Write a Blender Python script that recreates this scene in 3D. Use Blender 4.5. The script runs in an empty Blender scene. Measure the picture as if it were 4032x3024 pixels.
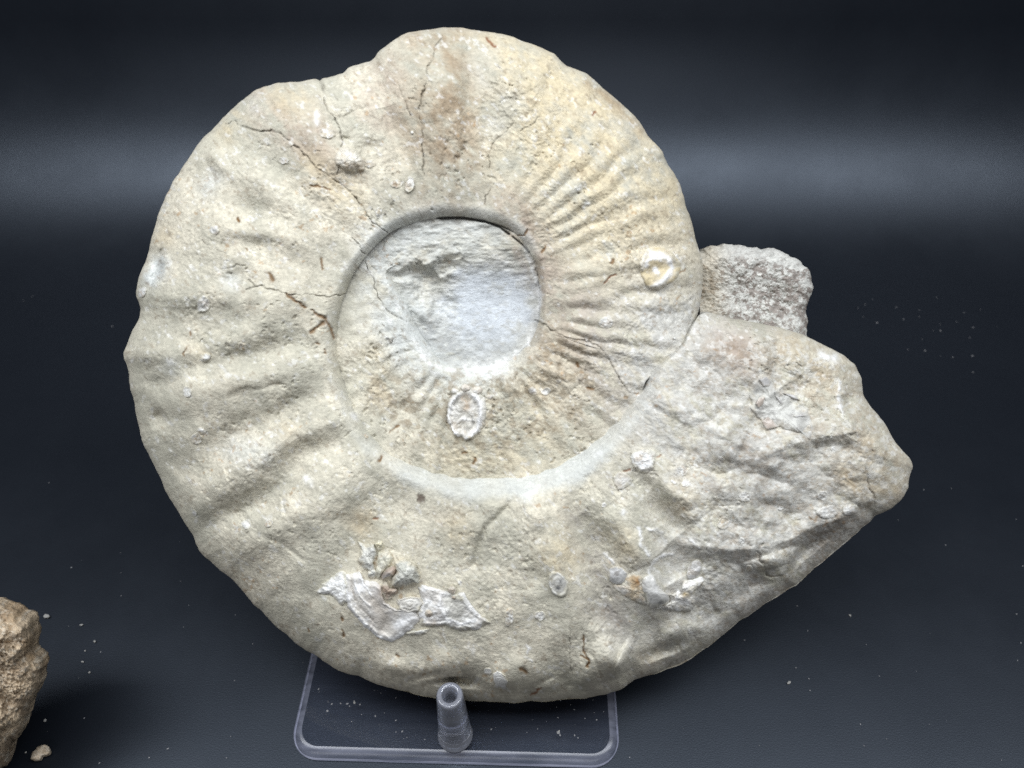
import bpy, bmesh, math, random
import numpy as np
from mathutils import Vector

scene = bpy.context.scene
COL = scene.collection
random.seed(7)
RNG = np.random.RandomState(11)

# ------------------------------------------------------------------ camera
HC = 0.36                       # camera height above the table, metres
PITCH = math.radians(45.0)      # looking down
FPX = 2912.0                    # focal length in photo pixels (26 mm on 36 mm)
W0, H0 = 4032.0, 3024.0
cam_data = bpy.data.cameras.new("camera")
cam_data.sensor_width = 36.0
cam_data.lens = 26.0
cam_data.clip_start = 0.01
cam_data.clip_end = 50.0
cam = bpy.data.objects.new("camera", cam_data)
cam.location = (0, 0, HC)
cam.rotation_euler = (math.pi / 2 - PITCH, 0, 0)
COL.objects.link(cam)
scene.camera = cam
cam_data.dof.use_dof = True
cam_data.dof.focus_distance = 0.335
cam_data.dof.aperture_fstop = 9.0

# ------------------------------------------------------------------ world, lamps, exposure
world = bpy.data.worlds.new("World")
scene.world = world
world.use_nodes = True
bg = world.node_tree.nodes["Background"]
bg.inputs[0].default_value = (0.80, 0.88, 1.0, 1)
bg.inputs[1].default_value = 0.022

def area_lamp(name, loc, target, sx, sy, power, color=(1, 1, 1)):
    d = bpy.data.lights.new(name, 'AREA')
    d.shape = 'RECTANGLE'; d.size = sx; d.size_y = sy
    d.energy = power; d.color = color
    o = bpy.data.objects.new(name, d)
    o.location = loc
    v = Vector(target) - Vector(loc)
    o.rotation_euler = v.to_track_quat('-Z', 'Y').to_euler()
    COL.objects.link(o)
    return o

area_lamp("ceiling_lamp", (0.0, 0.12, 1.05), (0.0, 0.22, 0.0), 2.20, 0.32, 24.3, (0.93, 0.965, 1.0))
area_lamp("added_front_fill", (-0.10, -0.75, 0.75), (-0.10, 0.28, 0.1), 1.20, 0.45, 3.6, (0.97, 0.98, 1.0))  # unseen fill added behind the camera so the plate's bevels catch light

scene.view_settings.view_transform = 'Standard'
scene.view_settings.look = 'None'
scene.view_settings.exposure = 0.0
scene.view_settings.gamma = 1.0
scene.view_settings.use_curve_mapping = False
scene.cycles.use_denoising = False
scene.cycles.caustics_refractive = False
scene.cycles.caustics_reflective = False
scene.cycles.use_adaptive_sampling = False
scene.cycles.sample_clamp_indirect = 1.4
scene.cycles.max_bounces = 10
scene.cycles.transmission_bounces = 8

# ------------------------------------------------------------------ helpers: projection
CAMP = np.array([0.0, 0.0, HC])
FWD = np.array([0.0, math.cos(PITCH), -math.sin(PITCH)])
UPV = np.array([0.0, math.sin(PITCH), math.cos(PITCH)])
RGT = np.array([1.0, 0.0, 0.0])

class Plane:
    """A plane in the place; h is the height above it along its normal (metres)."""
    def __init__(self, p0, n):
        self.p0 = np.array(p0, float); self.n = np.array(n, float) / np.linalg.norm(n)
    def at(self, u, v, h=0.0):
        u = np.asarray(u, float); v = np.asarray(v, float)
        h = np.broadcast_to(np.asarray(h, float), u.shape)
        d = FWD + ((u - W0 / 2) / FPX)[..., None] * RGT + ((H0 / 2 - v) / FPX)[..., None] * UPV
        num = (self.p0 - CAMP) @ self.n + h
        return CAMP + d * (num / (d @ self.n))[..., None]

TABLE = Plane((0, 0, 0), (0, 0, 1))
LEAN = math.radians(37.0)
FN = (0, -math.cos(LEAN), math.sin(LEAN))
FOSSIL = Plane((0, 0.1385, 0.027), FN)          # the mid-plane of the ammonite

# ------------------------------------------------------------------ helpers: noise
_LAT = RNG.rand(512, 512)
def vnoise(x, y, seed=0):
    x = np.asarray(x) + seed * 37.17; y = np.asarray(y) + seed * 91.73
    xi = np.floor(x).astype(np.int64); yi = np.floor(y).astype(np.int64)
    fx = x - xi; fy = y - yi
    fx = fx * fx * fx * (fx * (fx * 6 - 15) + 10); fy = fy * fy * fy * (fy * (fy * 6 - 15) + 10)
    a = _LAT[xi & 511, yi & 511]; b = _LAT[(xi + 1) & 511, yi & 511]
    c = _LAT[xi & 511, (yi + 1) & 511]; d = _LAT[(xi + 1) & 511, (yi + 1) & 511]
    return ((a + (b - a) * fx) * (1 - fy) + (c + (d - c) * fx) * fy) * 2 - 1

def rot(u, v, deg):
    c, s = math.cos(math.radians(deg)), math.sin(math.radians(deg))
    return u * c + v * s, -u * s + v * c

def fbm(u, v, wl, octs=4, seed=0, ang=0, stretch=1.0, gain=0.5):
    x, y = rot(u, v, ang + 17)
    x = x / (wl * stretch); y = y / wl
    r = np.zeros_like(x); a = 1.0
    for i in range(octs):
        r += a * vnoise(x, y, seed + i * 3)
        x, y = rot(x * 2.03, y * 2.03, 31 if stretch == 1.0 else 6); a *= gain
    return r

def sstep(a, b, x):
    t = np.clip((x - a) / (b - a), 0, 1)
    return t * t * (3 - 2 * t)

def pl_dist(u, v, pts):
    best = np.full(u.shape, 1e9)
    for (x0, y0), (x1, y1) in zip(pts[:-1], pts[1:]):
        dx, dy = x1 - x0, y1 - y0
        L = dx * dx + dy * dy + 1e-9
        t = np.clip(((u - x0) * dx + (v - y0) * dy) / L, 0, 1)
        best = np.minimum(best, (u - x0 - t * dx) ** 2 + (v - y0 - t * dy) ** 2)
    return np.sqrt(best)

def pl_dist2(u, v, pts):
    """distance to a polyline and the share of its length at the nearest point"""
    P = np.array(pts, float); L = np.hypot(*np.diff(P, axis=0).T); T = max(L.sum(), 1e-6); a0 = 0.0
    best = np.full(u.shape, 1e18); s = np.zeros(u.shape)
    for i in range(len(P) - 1):
        dx, dy = P[i + 1] - P[i]
        t = np.clip(((u - P[i, 0]) * dx + (v - P[i, 1]) * dy) / (L[i] ** 2 + 1e-9), 0, 1)
        d = (u - P[i, 0] - t * dx) ** 2 + (v - P[i, 1] - t * dy) ** 2
        k = d < best
        best = np.where(k, d, best); s = np.where(k, (a0 + t * L[i]) / T, s); a0 += L[i]
    return np.sqrt(best), s

def cr(x0, y0, k, pts):
    return [(x0 + k * a, y0 + k * b) for a, b in pts]
def D(pts): return cr(0, 0, 1.8228, pts)
def C1(p): return cr(400, 0, .5877, p)
def C2(p): return cr(1500, 50, .633, p)
def C3(p): return cr(400, 900, .5877, p)
def C4(p): return cr(1250, 800, .6933, p)
def C5(p): return cr(2400, 900, .5877, p)
def C6(p): return cr(2200, 1800, .678, p)
def C7(p): return cr(700, 1800, .7233, p)
def C8(p): return cr(1100, 2500, .66, p)
def L1(p): return cr(480, 850, .452, p)
def L2(p): return cr(480, 1500, .452, p)
def L3(p): return cr(1300, 1800, .452, p)
def L4(p): return cr(2100, 1750, .452, p)
def K5(p): return cr(2000, 700, .4219, p)
def OB(p): return cr(1180, 2050, .3617, p)
def OS(p): return cr(2350, 2050, .2411, p)

def densify(pts, step):
    out = []
    for (x0, y0), (x1, y1) in zip(pts[:-1], pts[1:]):
        n = max(1, int(math.hypot(x1 - x0, y1 - y0) / step))
        for i in range(n):
            out.append((x0 + (x1 - x0) * i / n, y0 + (y1 - y0) * i / n))
    out.append(pts[-1])
    return np.array(out)

def smooth(a, n):
    a = a.copy()
    for _ in range(n):
        a[1:-1] = a[1:-1] * 0.5 + 0.25 * (a[:-2] + a[2:])
    return a

# ------------------------------------------------------------------ helpers: meshes and tags
def tag(o, label=None, cat=None, group=None, kind=None):
    if label: o["label"] = label
    if cat: o["category"] = cat
    if group: o["group"] = group
    if kind: o["kind"] = kind
    return o

def empty(name, loc):
    o = bpy.data.objects.new(name, None)
    o.location = loc
    o.empty_display_size = 0.02
    COL.objects.link(o)
    return o

def link_mesh(name, me, mat, parent=None, loc=(0, 0, 0)):
    o = bpy.data.objects.new(name, me)
    COL.objects.link(o)
    if parent is not None:
        o.parent = parent
    else:
        o.location = loc
    if mat: me.materials.append(mat)
    return o

def np_mesh(name, co, quads=None, tris=None, colors=None, smooth_shade=True):
    me = bpy.data.meshes.new(name)
    loops = []; starts = []; n = 0
    if quads is not None and len(quads):
        loops.append(np.asarray(quads).reshape(-1)); starts.append(np.arange(len(quads)) * 4); n = len(quads) * 4
    if tris is not None and len(tris):
        loops.append(np.asarray(tris).reshape(-1)); starts.append(n + np.arange(len(tris)) * 3)
    loops = np.concatenate(loops).astype(np.int32); starts = np.concatenate(starts).astype(np.int32)
    me.vertices.add(len(co)); me.vertices.foreach_set("co", np.ascontiguousarray(co, np.float32).ravel())
    me.loops.add(len(loops)); me.loops.foreach_set("vertex_index", loops)
    me.polygons.add(len(starts)); me.polygons.foreach_set("loop_start", starts)
    if smooth_shade:
        me.polygons.foreach_set("use_smooth", np.ones(len(starts), bool))
    me.update(calc_edges=True)
    if colors is not None:
        at = me.color_attributes.new("tint", 'FLOAT_COLOR', 'POINT')
        c4 = np.ones((len(co), 4), np.float32); c4[:, :3] = colors
        at.data.foreach_set("color", c4.ravel())
    return me

def grid_quads(ns, nt, wrap=False):
    i = np.arange(ns if wrap else ns - 1)[:, None]; j = np.arange(nt - 1)[None, :]
    i2 = (i + 1) % ns
    return np.stack([i * nt + j + 0 * i, i2 * nt + j, i2 * nt + j + 1, i * nt + j + 1 + 0 * i], -1).reshape(-1, 4)

# ------------------------------------------------------------------ materials
def new_mat(name):
    m = bpy.data.materials.new(name); m.use_nodes = True
    nt = m.node_tree
    return m, nt, nt.nodes["Principled BSDF"]

def stone_mat(name, rough=0.92, bump=0.35, scale=1100.0, spec=0.2, dist=0.0006, speck=0.16):
    """Stone: pigment from the mesh's own tint, grain and fine relief from noise."""
    m, nt, b = new_mat(name)
    N = nt.nodes; L = nt.links
    at = N.new("ShaderNodeAttribute"); at.attribute_name = "tint"
    tc = N.new("ShaderNodeTexCoord")
    mp = N.new("ShaderNodeMapping"); mp.inputs["Rotation"].default_value = (0.4, 0.5, 0.6); mp.inputs["Scale"].default_value = (0.62, 1.0, 1.0)
    L.new(tc.outputs["Object"], mp.inputs["Vector"])
    n1 = N.new("ShaderNodeTexNoise"); n1.inputs["Scale"].default_value = scale; n1.inputs["Detail"].default_value = 5; n1.inputs["Roughness"].default_value = 0.62
    n1.inputs["Distortion"].default_value = 0.6
    n2 = N.new("ShaderNodeTexNoise"); n2.inputs["Scale"].default_value = scale * 0.28; n2.inputs["Detail"].default_value = 6; n2.inputs["Roughness"].default_value = 0.6
    L.new(mp.outputs[0], n1.inputs["Vector"]); L.new(mp.outputs[0], n2.inputs["Vector"])
    r1 = N.new("ShaderNodeMapRange"); r1.inputs[1].default_value = 0.3; r1.inputs[2].default_value = 0.7
    r1.inputs[3].default_value = 1 - speck; r1.inputs[4].default_value = 1 + speck
    L.new(n1.outputs[0], r1.inputs[0])
    r2 = N.new("ShaderNodeMapRange"); r2.inputs[1].default_value = 0.3; r2.inputs[2].default_value = 0.7
    r2.inputs[3].default_value = 1 - speck * 0.7; r2.inputs[4].default_value = 1 + speck * 0.7
    L.new(n2.outputs[0], r2.inputs[0])
    mu = N.new("ShaderNodeMath"); mu.operation = 'MULTIPLY'
    L.new(r1.outputs[0], mu.inputs[0]); L.new(r2.outputs[0], mu.inputs[1])
    vm = N.new("ShaderNodeVectorMath"); vm.operation = 'SCALE'
    L.new(at.outputs["Color"], vm.inputs[0]); L.new(mu.outputs[0], vm.inputs["Scale"])
    L.new(vm.outputs[0], b.inputs["Base Color"])
    ad = N.new("ShaderNodeMath"); ad.operation = 'ADD'
    L.new(n1.outputs[0], ad.inputs[0]); L.new(n2.outputs[0], ad.inputs[1])
    bp = N.new("ShaderNodeBump"); bp.inputs["Strength"].default_value = bump; bp.inputs["Distance"].default_value = dist
    L.new(ad.outputs[0], bp.inputs["Height"]); L.new(bp.outputs[0], b.inputs["Normal"])
    b.inputs["Roughness"].default_value = rough
    b.inputs["Specular IOR Level"].default_value = spec
    return m

M_STONE = stone_mat("fossil_stone", bump=0.48, dist=0.0008, speck=0.14)
M_BLOCK = stone_mat("matrix_stone", bump=0.9, scale=900, dist=0.0008, speck=0.2)
M_SHELL = stone_mat("shell_chalk", rough=0.6, bump=0.35, scale=1500, spec=0.35, dist=0.0005, speck=0.08)
M_NACRE = stone_mat("shell_gloss", rough=0.30, bump=0.12, scale=1400, spec=0.5, dist=0.0004, speck=0.08)
M_ROCK = stone_mat("brown_rock", bump=0.9, scale=800, dist=0.001, speck=0.22)

def sheet_mat():
    m, nt, b = new_mat("black_plastic_sheet")
    N = nt.nodes; L = nt.links
    tc = N.new("ShaderNodeTexCoord")
    n = N.new("ShaderNodeTexNoise"); n.inputs["Scale"].default_value = 1500; n.inputs["Detail"].default_value = 3
    L.new(tc.outputs["Object"], n.inputs["Vector"])
    n2 = N.new("ShaderNodeTexNoise"); n2.inputs["Scale"].default_value = 14; n2.inputs["Detail"].default_value = 6; n2.inputs["Roughness"].default_value = 0.65
    L.new(tc.outputs["Object"], n2.inputs["Vector"])
    r = N.new("ShaderNodeMapRange"); r.inputs[1].default_value = 0.35; r.inputs[2].default_value = 0.7; r.inputs[3].default_value = 0.36; r.inputs[4].default_value = 0.42
    L.new(n2.outputs[0], r.inputs[0]); L.new(r.outputs[0], b.inputs["Roughness"])
    cr_ = N.new("ShaderNodeMix"); cr_.data_type = 'RGBA'
    cr_.inputs[6].default_value = (0.0032, 0.0041, 0.0062, 1); cr_.inputs[7].default_value = (0.0066, 0.0082, 0.0118, 1)
    L.new(n.outputs[0], cr_.inputs[0]); L.new(cr_.outputs[2], b.inputs["Base Color"])
    bp = N.new("ShaderNodeBump"); bp.inputs["Strength"].default_value = 0.12; bp.inputs["Distance"].default_value = 0.0004
    L.new(n.outputs[0], bp.inputs["Height"]); L.new(bp.outputs[0], b.inputs["Normal"])
    b.inputs["Specular IOR Level"].default_value = 0.46
    b.inputs["Specular Tint"].default_value = (0.72, 0.83, 1.0, 1)
    return m
M_SHEET = sheet_mat()

def acrylic_mat():
    m, nt, b = new_mat("clear_acrylic")
    b.inputs["Base Color"].default_value = (0.93, 0.94, 1.0, 1)
    b.inputs["Transmission Weight"].default_value = 1.0
    b.inputs["IOR"].default_value = 1.49
    b.inputs["Roughness"].default_value = 0.0
    return m
M_ACRYLIC = acrylic_mat()
def plate_mat(name, milk, tint=(0.93, 0.94, 0.97), milkc=(0.66, 0.68, 0.86), rough=0.04):
    """Clear flat sheet: see-through with a Fresnel gloss; milk gives sawn scatter and paints bright edge light."""
    m = bpy.data.materials.new(name); m.use_nodes = True
    nt = m.node_tree; N = nt.nodes; L = nt.links
    N.remove(N["Principled BSDF"]); out = N["Material Output"]
    tr = N.new("ShaderNodeBsdfTransparent"); tr.inputs[0].default_value = (*tint, 1)
    gl = N.new("ShaderNodeBsdfGlossy"); gl.inputs["Roughness"].default_value = rough
    fr = N.new("ShaderNodeFresnel"); fr.inputs[0].default_value = 1.49
    df = N.new("ShaderNodeBsdfDiffuse"); df.inputs[0].default_value = (*milkc, 1)
    tc = N.new("ShaderNodeTexCoord"); nz = N.new("ShaderNodeTexNoise"); nz.inputs["Scale"].default_value = 260; nz.inputs["Detail"].default_value = 5
    mp = N.new("ShaderNodeMapping"); mp.inputs["Scale"].default_value = (0.15, 1, 1); L.new(tc.outputs["Object"], mp.inputs[0]); L.new(mp.outputs[0], nz.inputs["Vector"])
    mr = N.new("ShaderNodeMapRange"); mr.inputs[1].default_value = 0.35; mr.inputs[2].default_value = 0.75; mr.inputs[3].default_value = milk * 0.45; mr.inputs[4].default_value = milk * 1.6
    L.new(nz.outputs[0], mr.inputs[0])
    m1 = N.new("ShaderNodeMixShader"); L.new(mr.outputs[0], m1.inputs[0]); L.new(tr.outputs[0], m1.inputs[1]); L.new(df.outputs[0], m1.inputs[2])
    ge = N.new("ShaderNodeNewGeometry"); iv = N.new("ShaderNodeMath"); iv.operation = 'SUBTRACT'; iv.inputs[0].default_value = 1.0
    L.new(ge.outputs["Backfacing"], iv.inputs[1]); fm = N.new("ShaderNodeMath"); fm.operation = 'MULTIPLY'
    L.new(fr.outputs[0], fm.inputs[0]); L.new(iv.outputs[0], fm.inputs[1])
    m2 = N.new("ShaderNodeMixShader"); L.new(fm.outputs[0], m2.inputs[0]); L.new(m1.outputs[0], m2.inputs[1]); L.new(gl.outputs[0], m2.inputs[2])
    L.new(m2.outputs[0], out.inputs[0])
    return m
M_PLATE = plate_mat("clear_acrylic_sheet", 0.006)
M_BEVEL = plate_mat("acrylic_bevel_painted_sheen", 0.11, rough=0.24)  # bright highlight band of the bevel put into the colour as pale diffuse
M_EDGE = plate_mat("sawn_acrylic_edge", 0.42)
M_PEG = acrylic_mat()
M_PEG.name = "acrylic_painted_glow"  # pale bluish diffuse share paints the lamp light caught inside the peg
M_PEG.node_tree.nodes["Principled BSDF"].inputs["Transmission Weight"].default_value = 0.80
M_PEG.node_tree.nodes["Principled BSDF"].inputs["Base Color"].default_value = (0.84, 0.87, 1.0, 1)

def plain_mat(name, c, rough=0.8):
    m, nt, b = new_mat(name)
    N = nt.nodes; L = nt.links
    n = N.new("ShaderNodeTexNoise"); n.inputs["Scale"].default_value = 900
    tc = N.new("ShaderNodeTexCoord"); L.new(tc.outputs["Object"], n.inputs["Vector"])
    mx = N.new("ShaderNodeMix"); mx.data_type = 'RGBA'
    mx.inputs[6].default_value = (*[x * 0.7 for x in c], 1); mx.inputs[7].default_value = (*c, 1)
    L.new(n.outputs[0], mx.inputs[0]); L.new(mx.outputs[2], b.inputs["Base Color"])
    b.inputs["Roughness"].default_value = rough
    return m
M_CRUMB = plain_mat("pale_crumb", (0.32, 0.315, 0.30))
M_DUST = plain_mat("pale_dust", (0.24, 0.24, 0.25))

# ------------------------------------------------------------------ backdrop: one black sheet, flat then curving up
SW_Y, SW_R = 0.445, 0.18
def build_backdrop():
    prof = [(-0.8, 0.0), (-0.3, 0.0), (0.0, 0.0), (0.2, 0.0), (SW_Y - 0.02, 0.0)]
    for i in range(0, 33):
        a = math.radians(80) * i / 32
        prof.append((SW_Y + SW_R * math.sin(a), SW_R * (1 - math.cos(a))))
    y, z = prof[-1]
    for k in (0.1, 0.3, 0.6):
        prof.append((y + k * math.cos(math.radians(80)), z + k * math.sin(math.radians(80))))
    xs = np.linspace(-1.1, 1.1, 12)
    co = np.array([(x, p[0], p[1]) for x in xs for p in prof])
    me = np_mesh("backdrop", co, quads=grid_quads(len(xs), len(prof)))
    o = link_mesh("backdrop", me, M_SHEET)
    tag(o, kind="structure")
build_backdrop()

# ------------------------------------------------------------------ the ammonite
FB = FOSSIL.at(np.array(2000.0), np.array(2760.0), 0.0)
FBASE = (float(FB[0]), float(FB[1]), 0.006)
fossil = empty("ammonite_fossil", FBASE)
tag(fossil, "large cream ammonite fossil with coiled ribbed whorls and white oyster shells, leaning on clear stand", "fossil")
FB3 = np.array(FBASE)

# outer boundary of the coil: first the seam round the inner whorl, then the free outline
SEAM = D([(1095, 495), (1050, 478), (1000, 469), (945, 471), (895, 480), (840, 503), (795, 548), (765, 590), (742, 640),
          (731, 690), (728, 740), (733, 790), (747, 840), (772, 892), (806, 942), (850, 981), (905, 1008), (960, 1024),
          (1020, 1031), (1075, 1030), (1130, 1024), (1190, 1008), (1245, 982), (1295, 944), (1330, 910), (1362, 872), (1382, 840)])
NOTCH = [(2518, 1535), (2529, 1499), (2570, 1458), (2617, 1423), (2659, 1400), (2688, 1364), (2711, 1306), (2741, 1258), (2756, 1206)]
FREE = [(2764, 1135), (2769, 1065), (2761, 1018), (2747, 965), (2722, 873), (2696, 797), (2671, 715), (2633, 651), (2608, 594),
        (2551, 537), (2513, 474), (2449, 411), (2373, 348), (2310, 291), (2234, 259), (2184, 211), (2089, 170), (1994, 139),
        (1905, 123), (1816, 112), (1710, 112), (1646, 118), (1599, 129), (1534, 170), (1487, 206), (1462, 243), (1428, 250),
        (1370, 267), (1352, 288), (1305, 301), (1268, 309), (1261, 323), (1248, 314), (1217, 317), (1158, 324), (1093, 324), (1011, 353), (947, 400), (876, 464),
        (805, 535), (753, 605), (717, 664), (682, 717), (635, 823), (603, 917), (591, 959), (588, 988), (562, 1059), (541, 1117),
        (533, 1150), (540, 1180), (550, 1215), (547, 1253), (523, 1300), (506, 1347), (485, 1388), (485, 1411), (497, 1441),
        (509, 1488), (520, 1558), (529, 1611), (544, 1670), (556, 1723), (570, 1764), (600, 1823), (626, 1875), (660, 1945),
        (700, 2010), (743, 2082), (787, 2169), (845, 2227), (917, 2285), (1004, 2386), (1083, 2458), (1163, 2531), (1250, 2588),
        (1329, 2635), (1423, 2668), (1496, 2697), (1582, 2719), (1713, 2748), (1857, 2762), (2002, 2768), (2147, 2762), (2268, 2752),
        (2370, 2739), (2444, 2715), (2498, 2675), (2593, 2648), (2668, 2624), (2729, 2593), (2797, 2539), (2851, 2498), (2919, 2444),
        (2980, 2403), (3048, 2356), (3136, 2302), (3203, 2241), (3278, 2180), (3366, 2105), (3427, 2054), (3448, 2031), (3509, 2003),
        (3549, 1970), (3576, 1922), (3580, 1888), (3593, 1841), (3581, 1805), (3552, 1776), (3505, 1705), (3446, 1623), (3399, 1552),
        (3393, 1488), (3376, 1464), (3364, 1435), (3317, 1394), (3235, 1353), (3164, 1317), (3046, 1285), (2958, 1267), (2847, 1247),
        (2782, 1229), (2757, 1246)]
ofs = len(SEAM) + len(NOTCH)
OUTL = densify(SEAM + NOTCH + FREE, 4.0)
OUTL = smooth(OUTL, 3)
_tg = np.gradient(OUTL, axis=0); _nl = np.hypot(_tg[:, 0], _tg[:, 1])[:, None] + 1e-9
_nr = np.stack([-_tg[:, 1], _tg[:, 0]], 1) / _nl
_jg = 3.4 * fbm(OUTL[:, 0], OUTL[:, 1], 62, 3, seed=15, gain=.5) * (np.arange(len(OUTL)) > len(densify(SEAM + NOTCH, 4.0)) + 10)
OUTL = OUTL + _nr * _jg[:, None]
SIG = np.concatenate([[0], np.cumsum(np.hypot(*np.diff(OUTL, axis=0).T))])
def sig_of(p):
    d = np.hypot(OUTL[:, 0] - p[0], OUTL[:, 1] - p[1])
    return d
# stations: inner point, outer point (display px), crest height W, base height hb, wall share tw, edge height he  (mm)
ST = [
    ((1060, 560), (1095, 495), 19, 17, .10, 19), ((1010, 560), (1000, 469), 19, 17, .10, 19), ((950, 565), (895, 480), 19, 17, .10, 18),
    ((885, 572), (840, 503), 19.5, 17.5, .10, 18), ((840, 590), (765, 590), 20, 18, .10, 18.5), ((875, 650), (731, 690), 21, 18.5, .12, 20),
    ((905, 715), (728, 740), 21.5, 18, .14, 20.5), ((935, 755), (747, 840), 22, 17.5, .14, 21), ((960, 782), (806, 942), 23, 17, .14, 22),
    ((985, 792), (905, 1008), 23.5, 17, .12, 22.5), ((1030, 797), (1020, 1031), 24, 17, .12, 23), ((1075, 790), (1130, 1024), 24.5, 17, .10, 23),
    ((1105, 775), (1245, 982), 25, 17, .10, 23.5), ((1130, 755), (1330, 910), 25.5, 17.5, .08, 23.5), ((1148, 735), (1382, 840), 26, 18, .08, 23.5),
    ((1158, 712), (1411, 780), 26, 18.5, .06, 23), ((1165, 690), (1475, 735), 26, 19.5, .05, 19), ((1167, 660), (1500, 690), 26, 20, .05, 8),
    ((1166, 625), (1516, 615), 26, 20, .05, 1), ((1160, 585), (1509, 535), 26, 19.5, .06, 0), ((1147, 548), (1492, 440), 26, 19.5, .07, 0),
    ((1128, 520), (1460, 358), 26.5, 19.5, .08, 0), ((1108, 500), (1398, 272), 27, 19.5, .09, 0), ((1083, 486), (1315, 190), 27, 19.5, .09, 0),
    ((1050, 477), (1216, 122), 27, 19, .10, 0), ((1015, 470), (1120, 85), 27, 19, .10, 0), ((978, 468), (1020, 66), 27.5, 19, .10, 0),
    ((945, 471), (900, 66), 28, 19, .10, 0), ((910, 477), (835, 110), 28, 18.5, .10, 0), ((880, 486), (755, 148), 28.5, 18.5, .10, 0),
    ((850, 498), (690, 172), 28.5, 18.5, .09, 0), ((822, 520), (605, 184), 29, 18.5, .08, 0), ((795, 548), (515, 232), 29, 19, .07, 0),
    ((778, 570), (440, 300), 29.5, 19, .07, 0), ((762, 595), (382, 380), 29.5, 19.5, .07, 0), ((748, 628), (330, 508), 30, 19.5, .07, 0),
    ((737, 660), (303, 640), 30.5, 20, .07, 0), ((731, 695), (286, 715), 31, 20, .08, 0), ((728, 735), (268, 765), 31, 20, .08, 0),
    ((732, 785), (290, 865), 31.5, 20.5, .08, 0), ((742, 825), (306, 950), 32, 20.5, .08, 0), ((757, 862), (335, 1005), 32, 21, .09, 0),
    ((778, 902), (383, 1105), 32.5, 21, .10, 0), ((812, 948), (440, 1200), 33, 21.5, .11, 0), ((850, 981), (505, 1255), 33, 21.5, .12, 0),
    ((895, 1004), (590, 1345), 33.5, 21.5, .13, 0), ((935, 1017), (685, 1420), 33.5, 21.5, .14, 0), ((975, 1027), (780, 1465), 34, 21.5, .14, 0),
    ((1020, 1031), (870, 1490), 34, 21.5, .15, 0), ((1065, 1030), (980, 1511), 34, 21.5, .15, 0), ((1110, 1027), (1100, 1518), 34, 21.5, .16, 0),
    ((1160, 1017), (1220, 1512), 34, 22, .16, 0), ((1205, 1003), (1330, 1492), 34, 22, .16, 0), ((1245, 982), (1440, 1440), 34, 22, .16, 0),
    ((1280, 956), (1540, 1370), 34, 22, .15, 0), ((1310, 930), (1640, 1310), 33.5, 22, .13, 0), ((1340, 898), (1740, 1240), 33, 22, .11, 0),
    ((1365, 868), (1830, 1165), 32, 22, .09, 0), ((1385, 838), (1890, 1115), 31, 22, .07, 0), ((1393, 822), (1955, 1065), 30, 22, .06, 0),
    ((1402, 803), (1971, 1010), 29.5, 21.5, .05, 0), ((1414, 788), (1905, 915), 29, 21, .05, 0), ((1430, 776), (1853, 806), 28, 19, .05, 0),
    ((1448, 762), (1800, 756), 27, 17, .05, 0), ((1468, 744), (1720, 716), 25, 13, .05, 0), ((1492, 704), (1620, 690), 20, 8, .05, 0),
    ((1510, 680), (1530, 675), 12, 3, .05, 0)]
sig_st = []
last = -1.0
for s in ST:                                     # monotone nearest point on the outer boundary
    p = (s[1][0] * 1.8228, s[1][1] * 1.8228)
    d = np.hypot(OUTL[:, 0] - p[0], OUTL[:, 1] - p[1])
    d = d + np.where((SIG < last + 5) | (SIG > last + 900), 1e5, 0) if last >= 0 else d + np.where(SIG > 500, 1e5, 0)
    k = int(np.argmin(d)); last = SIG[k]; sig_st.append(last)
sig_st = np.array(sig_st); sig_st[-1] = SIG[-1]
ISRC = np.array([s[0] for s in ST], float) * 1.8228
PRM = np.array([s[2:] for s in ST], float)
_iw = [19.5, 20, 20.5, 21.5, 22.5, 24, 24.8, 25.3, 25.8, 26, 26, 26, 26, 26, 26]
for _k, _w in enumerate(_iw):
    PRM[_k, 0] = _w; PRM[_k, 3] = _w - 0.8
PRM[20:30, 1] = 23.2; PRM[30:40, 1] = np.maximum(PRM[30:40, 1], 24.2); PRM[40:58, 1] = 24.5
PRM[16:, 2] = 0.62 * PRM[16:, 2] + 0.012

def pchip(xq, x, y):                              # smooth, no overshoot
    h = np.diff(x); dl = np.diff(y) / h
    m = np.zeros_like(y); m[0] = dl[0]; m[-1] = dl[-1]
    for i in range(1, len(x) - 1):
        m[i] = 0 if dl[i - 1] * dl[i] <= 0 else 2 * dl[i - 1] * dl[i] / (dl[i - 1] + dl[i])
    k = np.clip(np.searchsorted(x, xq) - 1, 0, len(x) - 2)
    t = (xq - x[k]) / h[k]; t2 = t * t; t3 = t2 * t
    return y[k] * (2 * t3 - 3 * t2 + 1) + h[k] * m[k] * (t3 - 2 * t2 + t) + y[k + 1] * (-2 * t3 + 3 * t2) + h[k] * m[k + 1] * (t3 - t2)

# relief features drawn on the flank: (amplitude mm, half width px, polyline)
RELIEF = []
def R(amp, w, pts): RELIEF.append((amp, w, pts))
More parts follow.
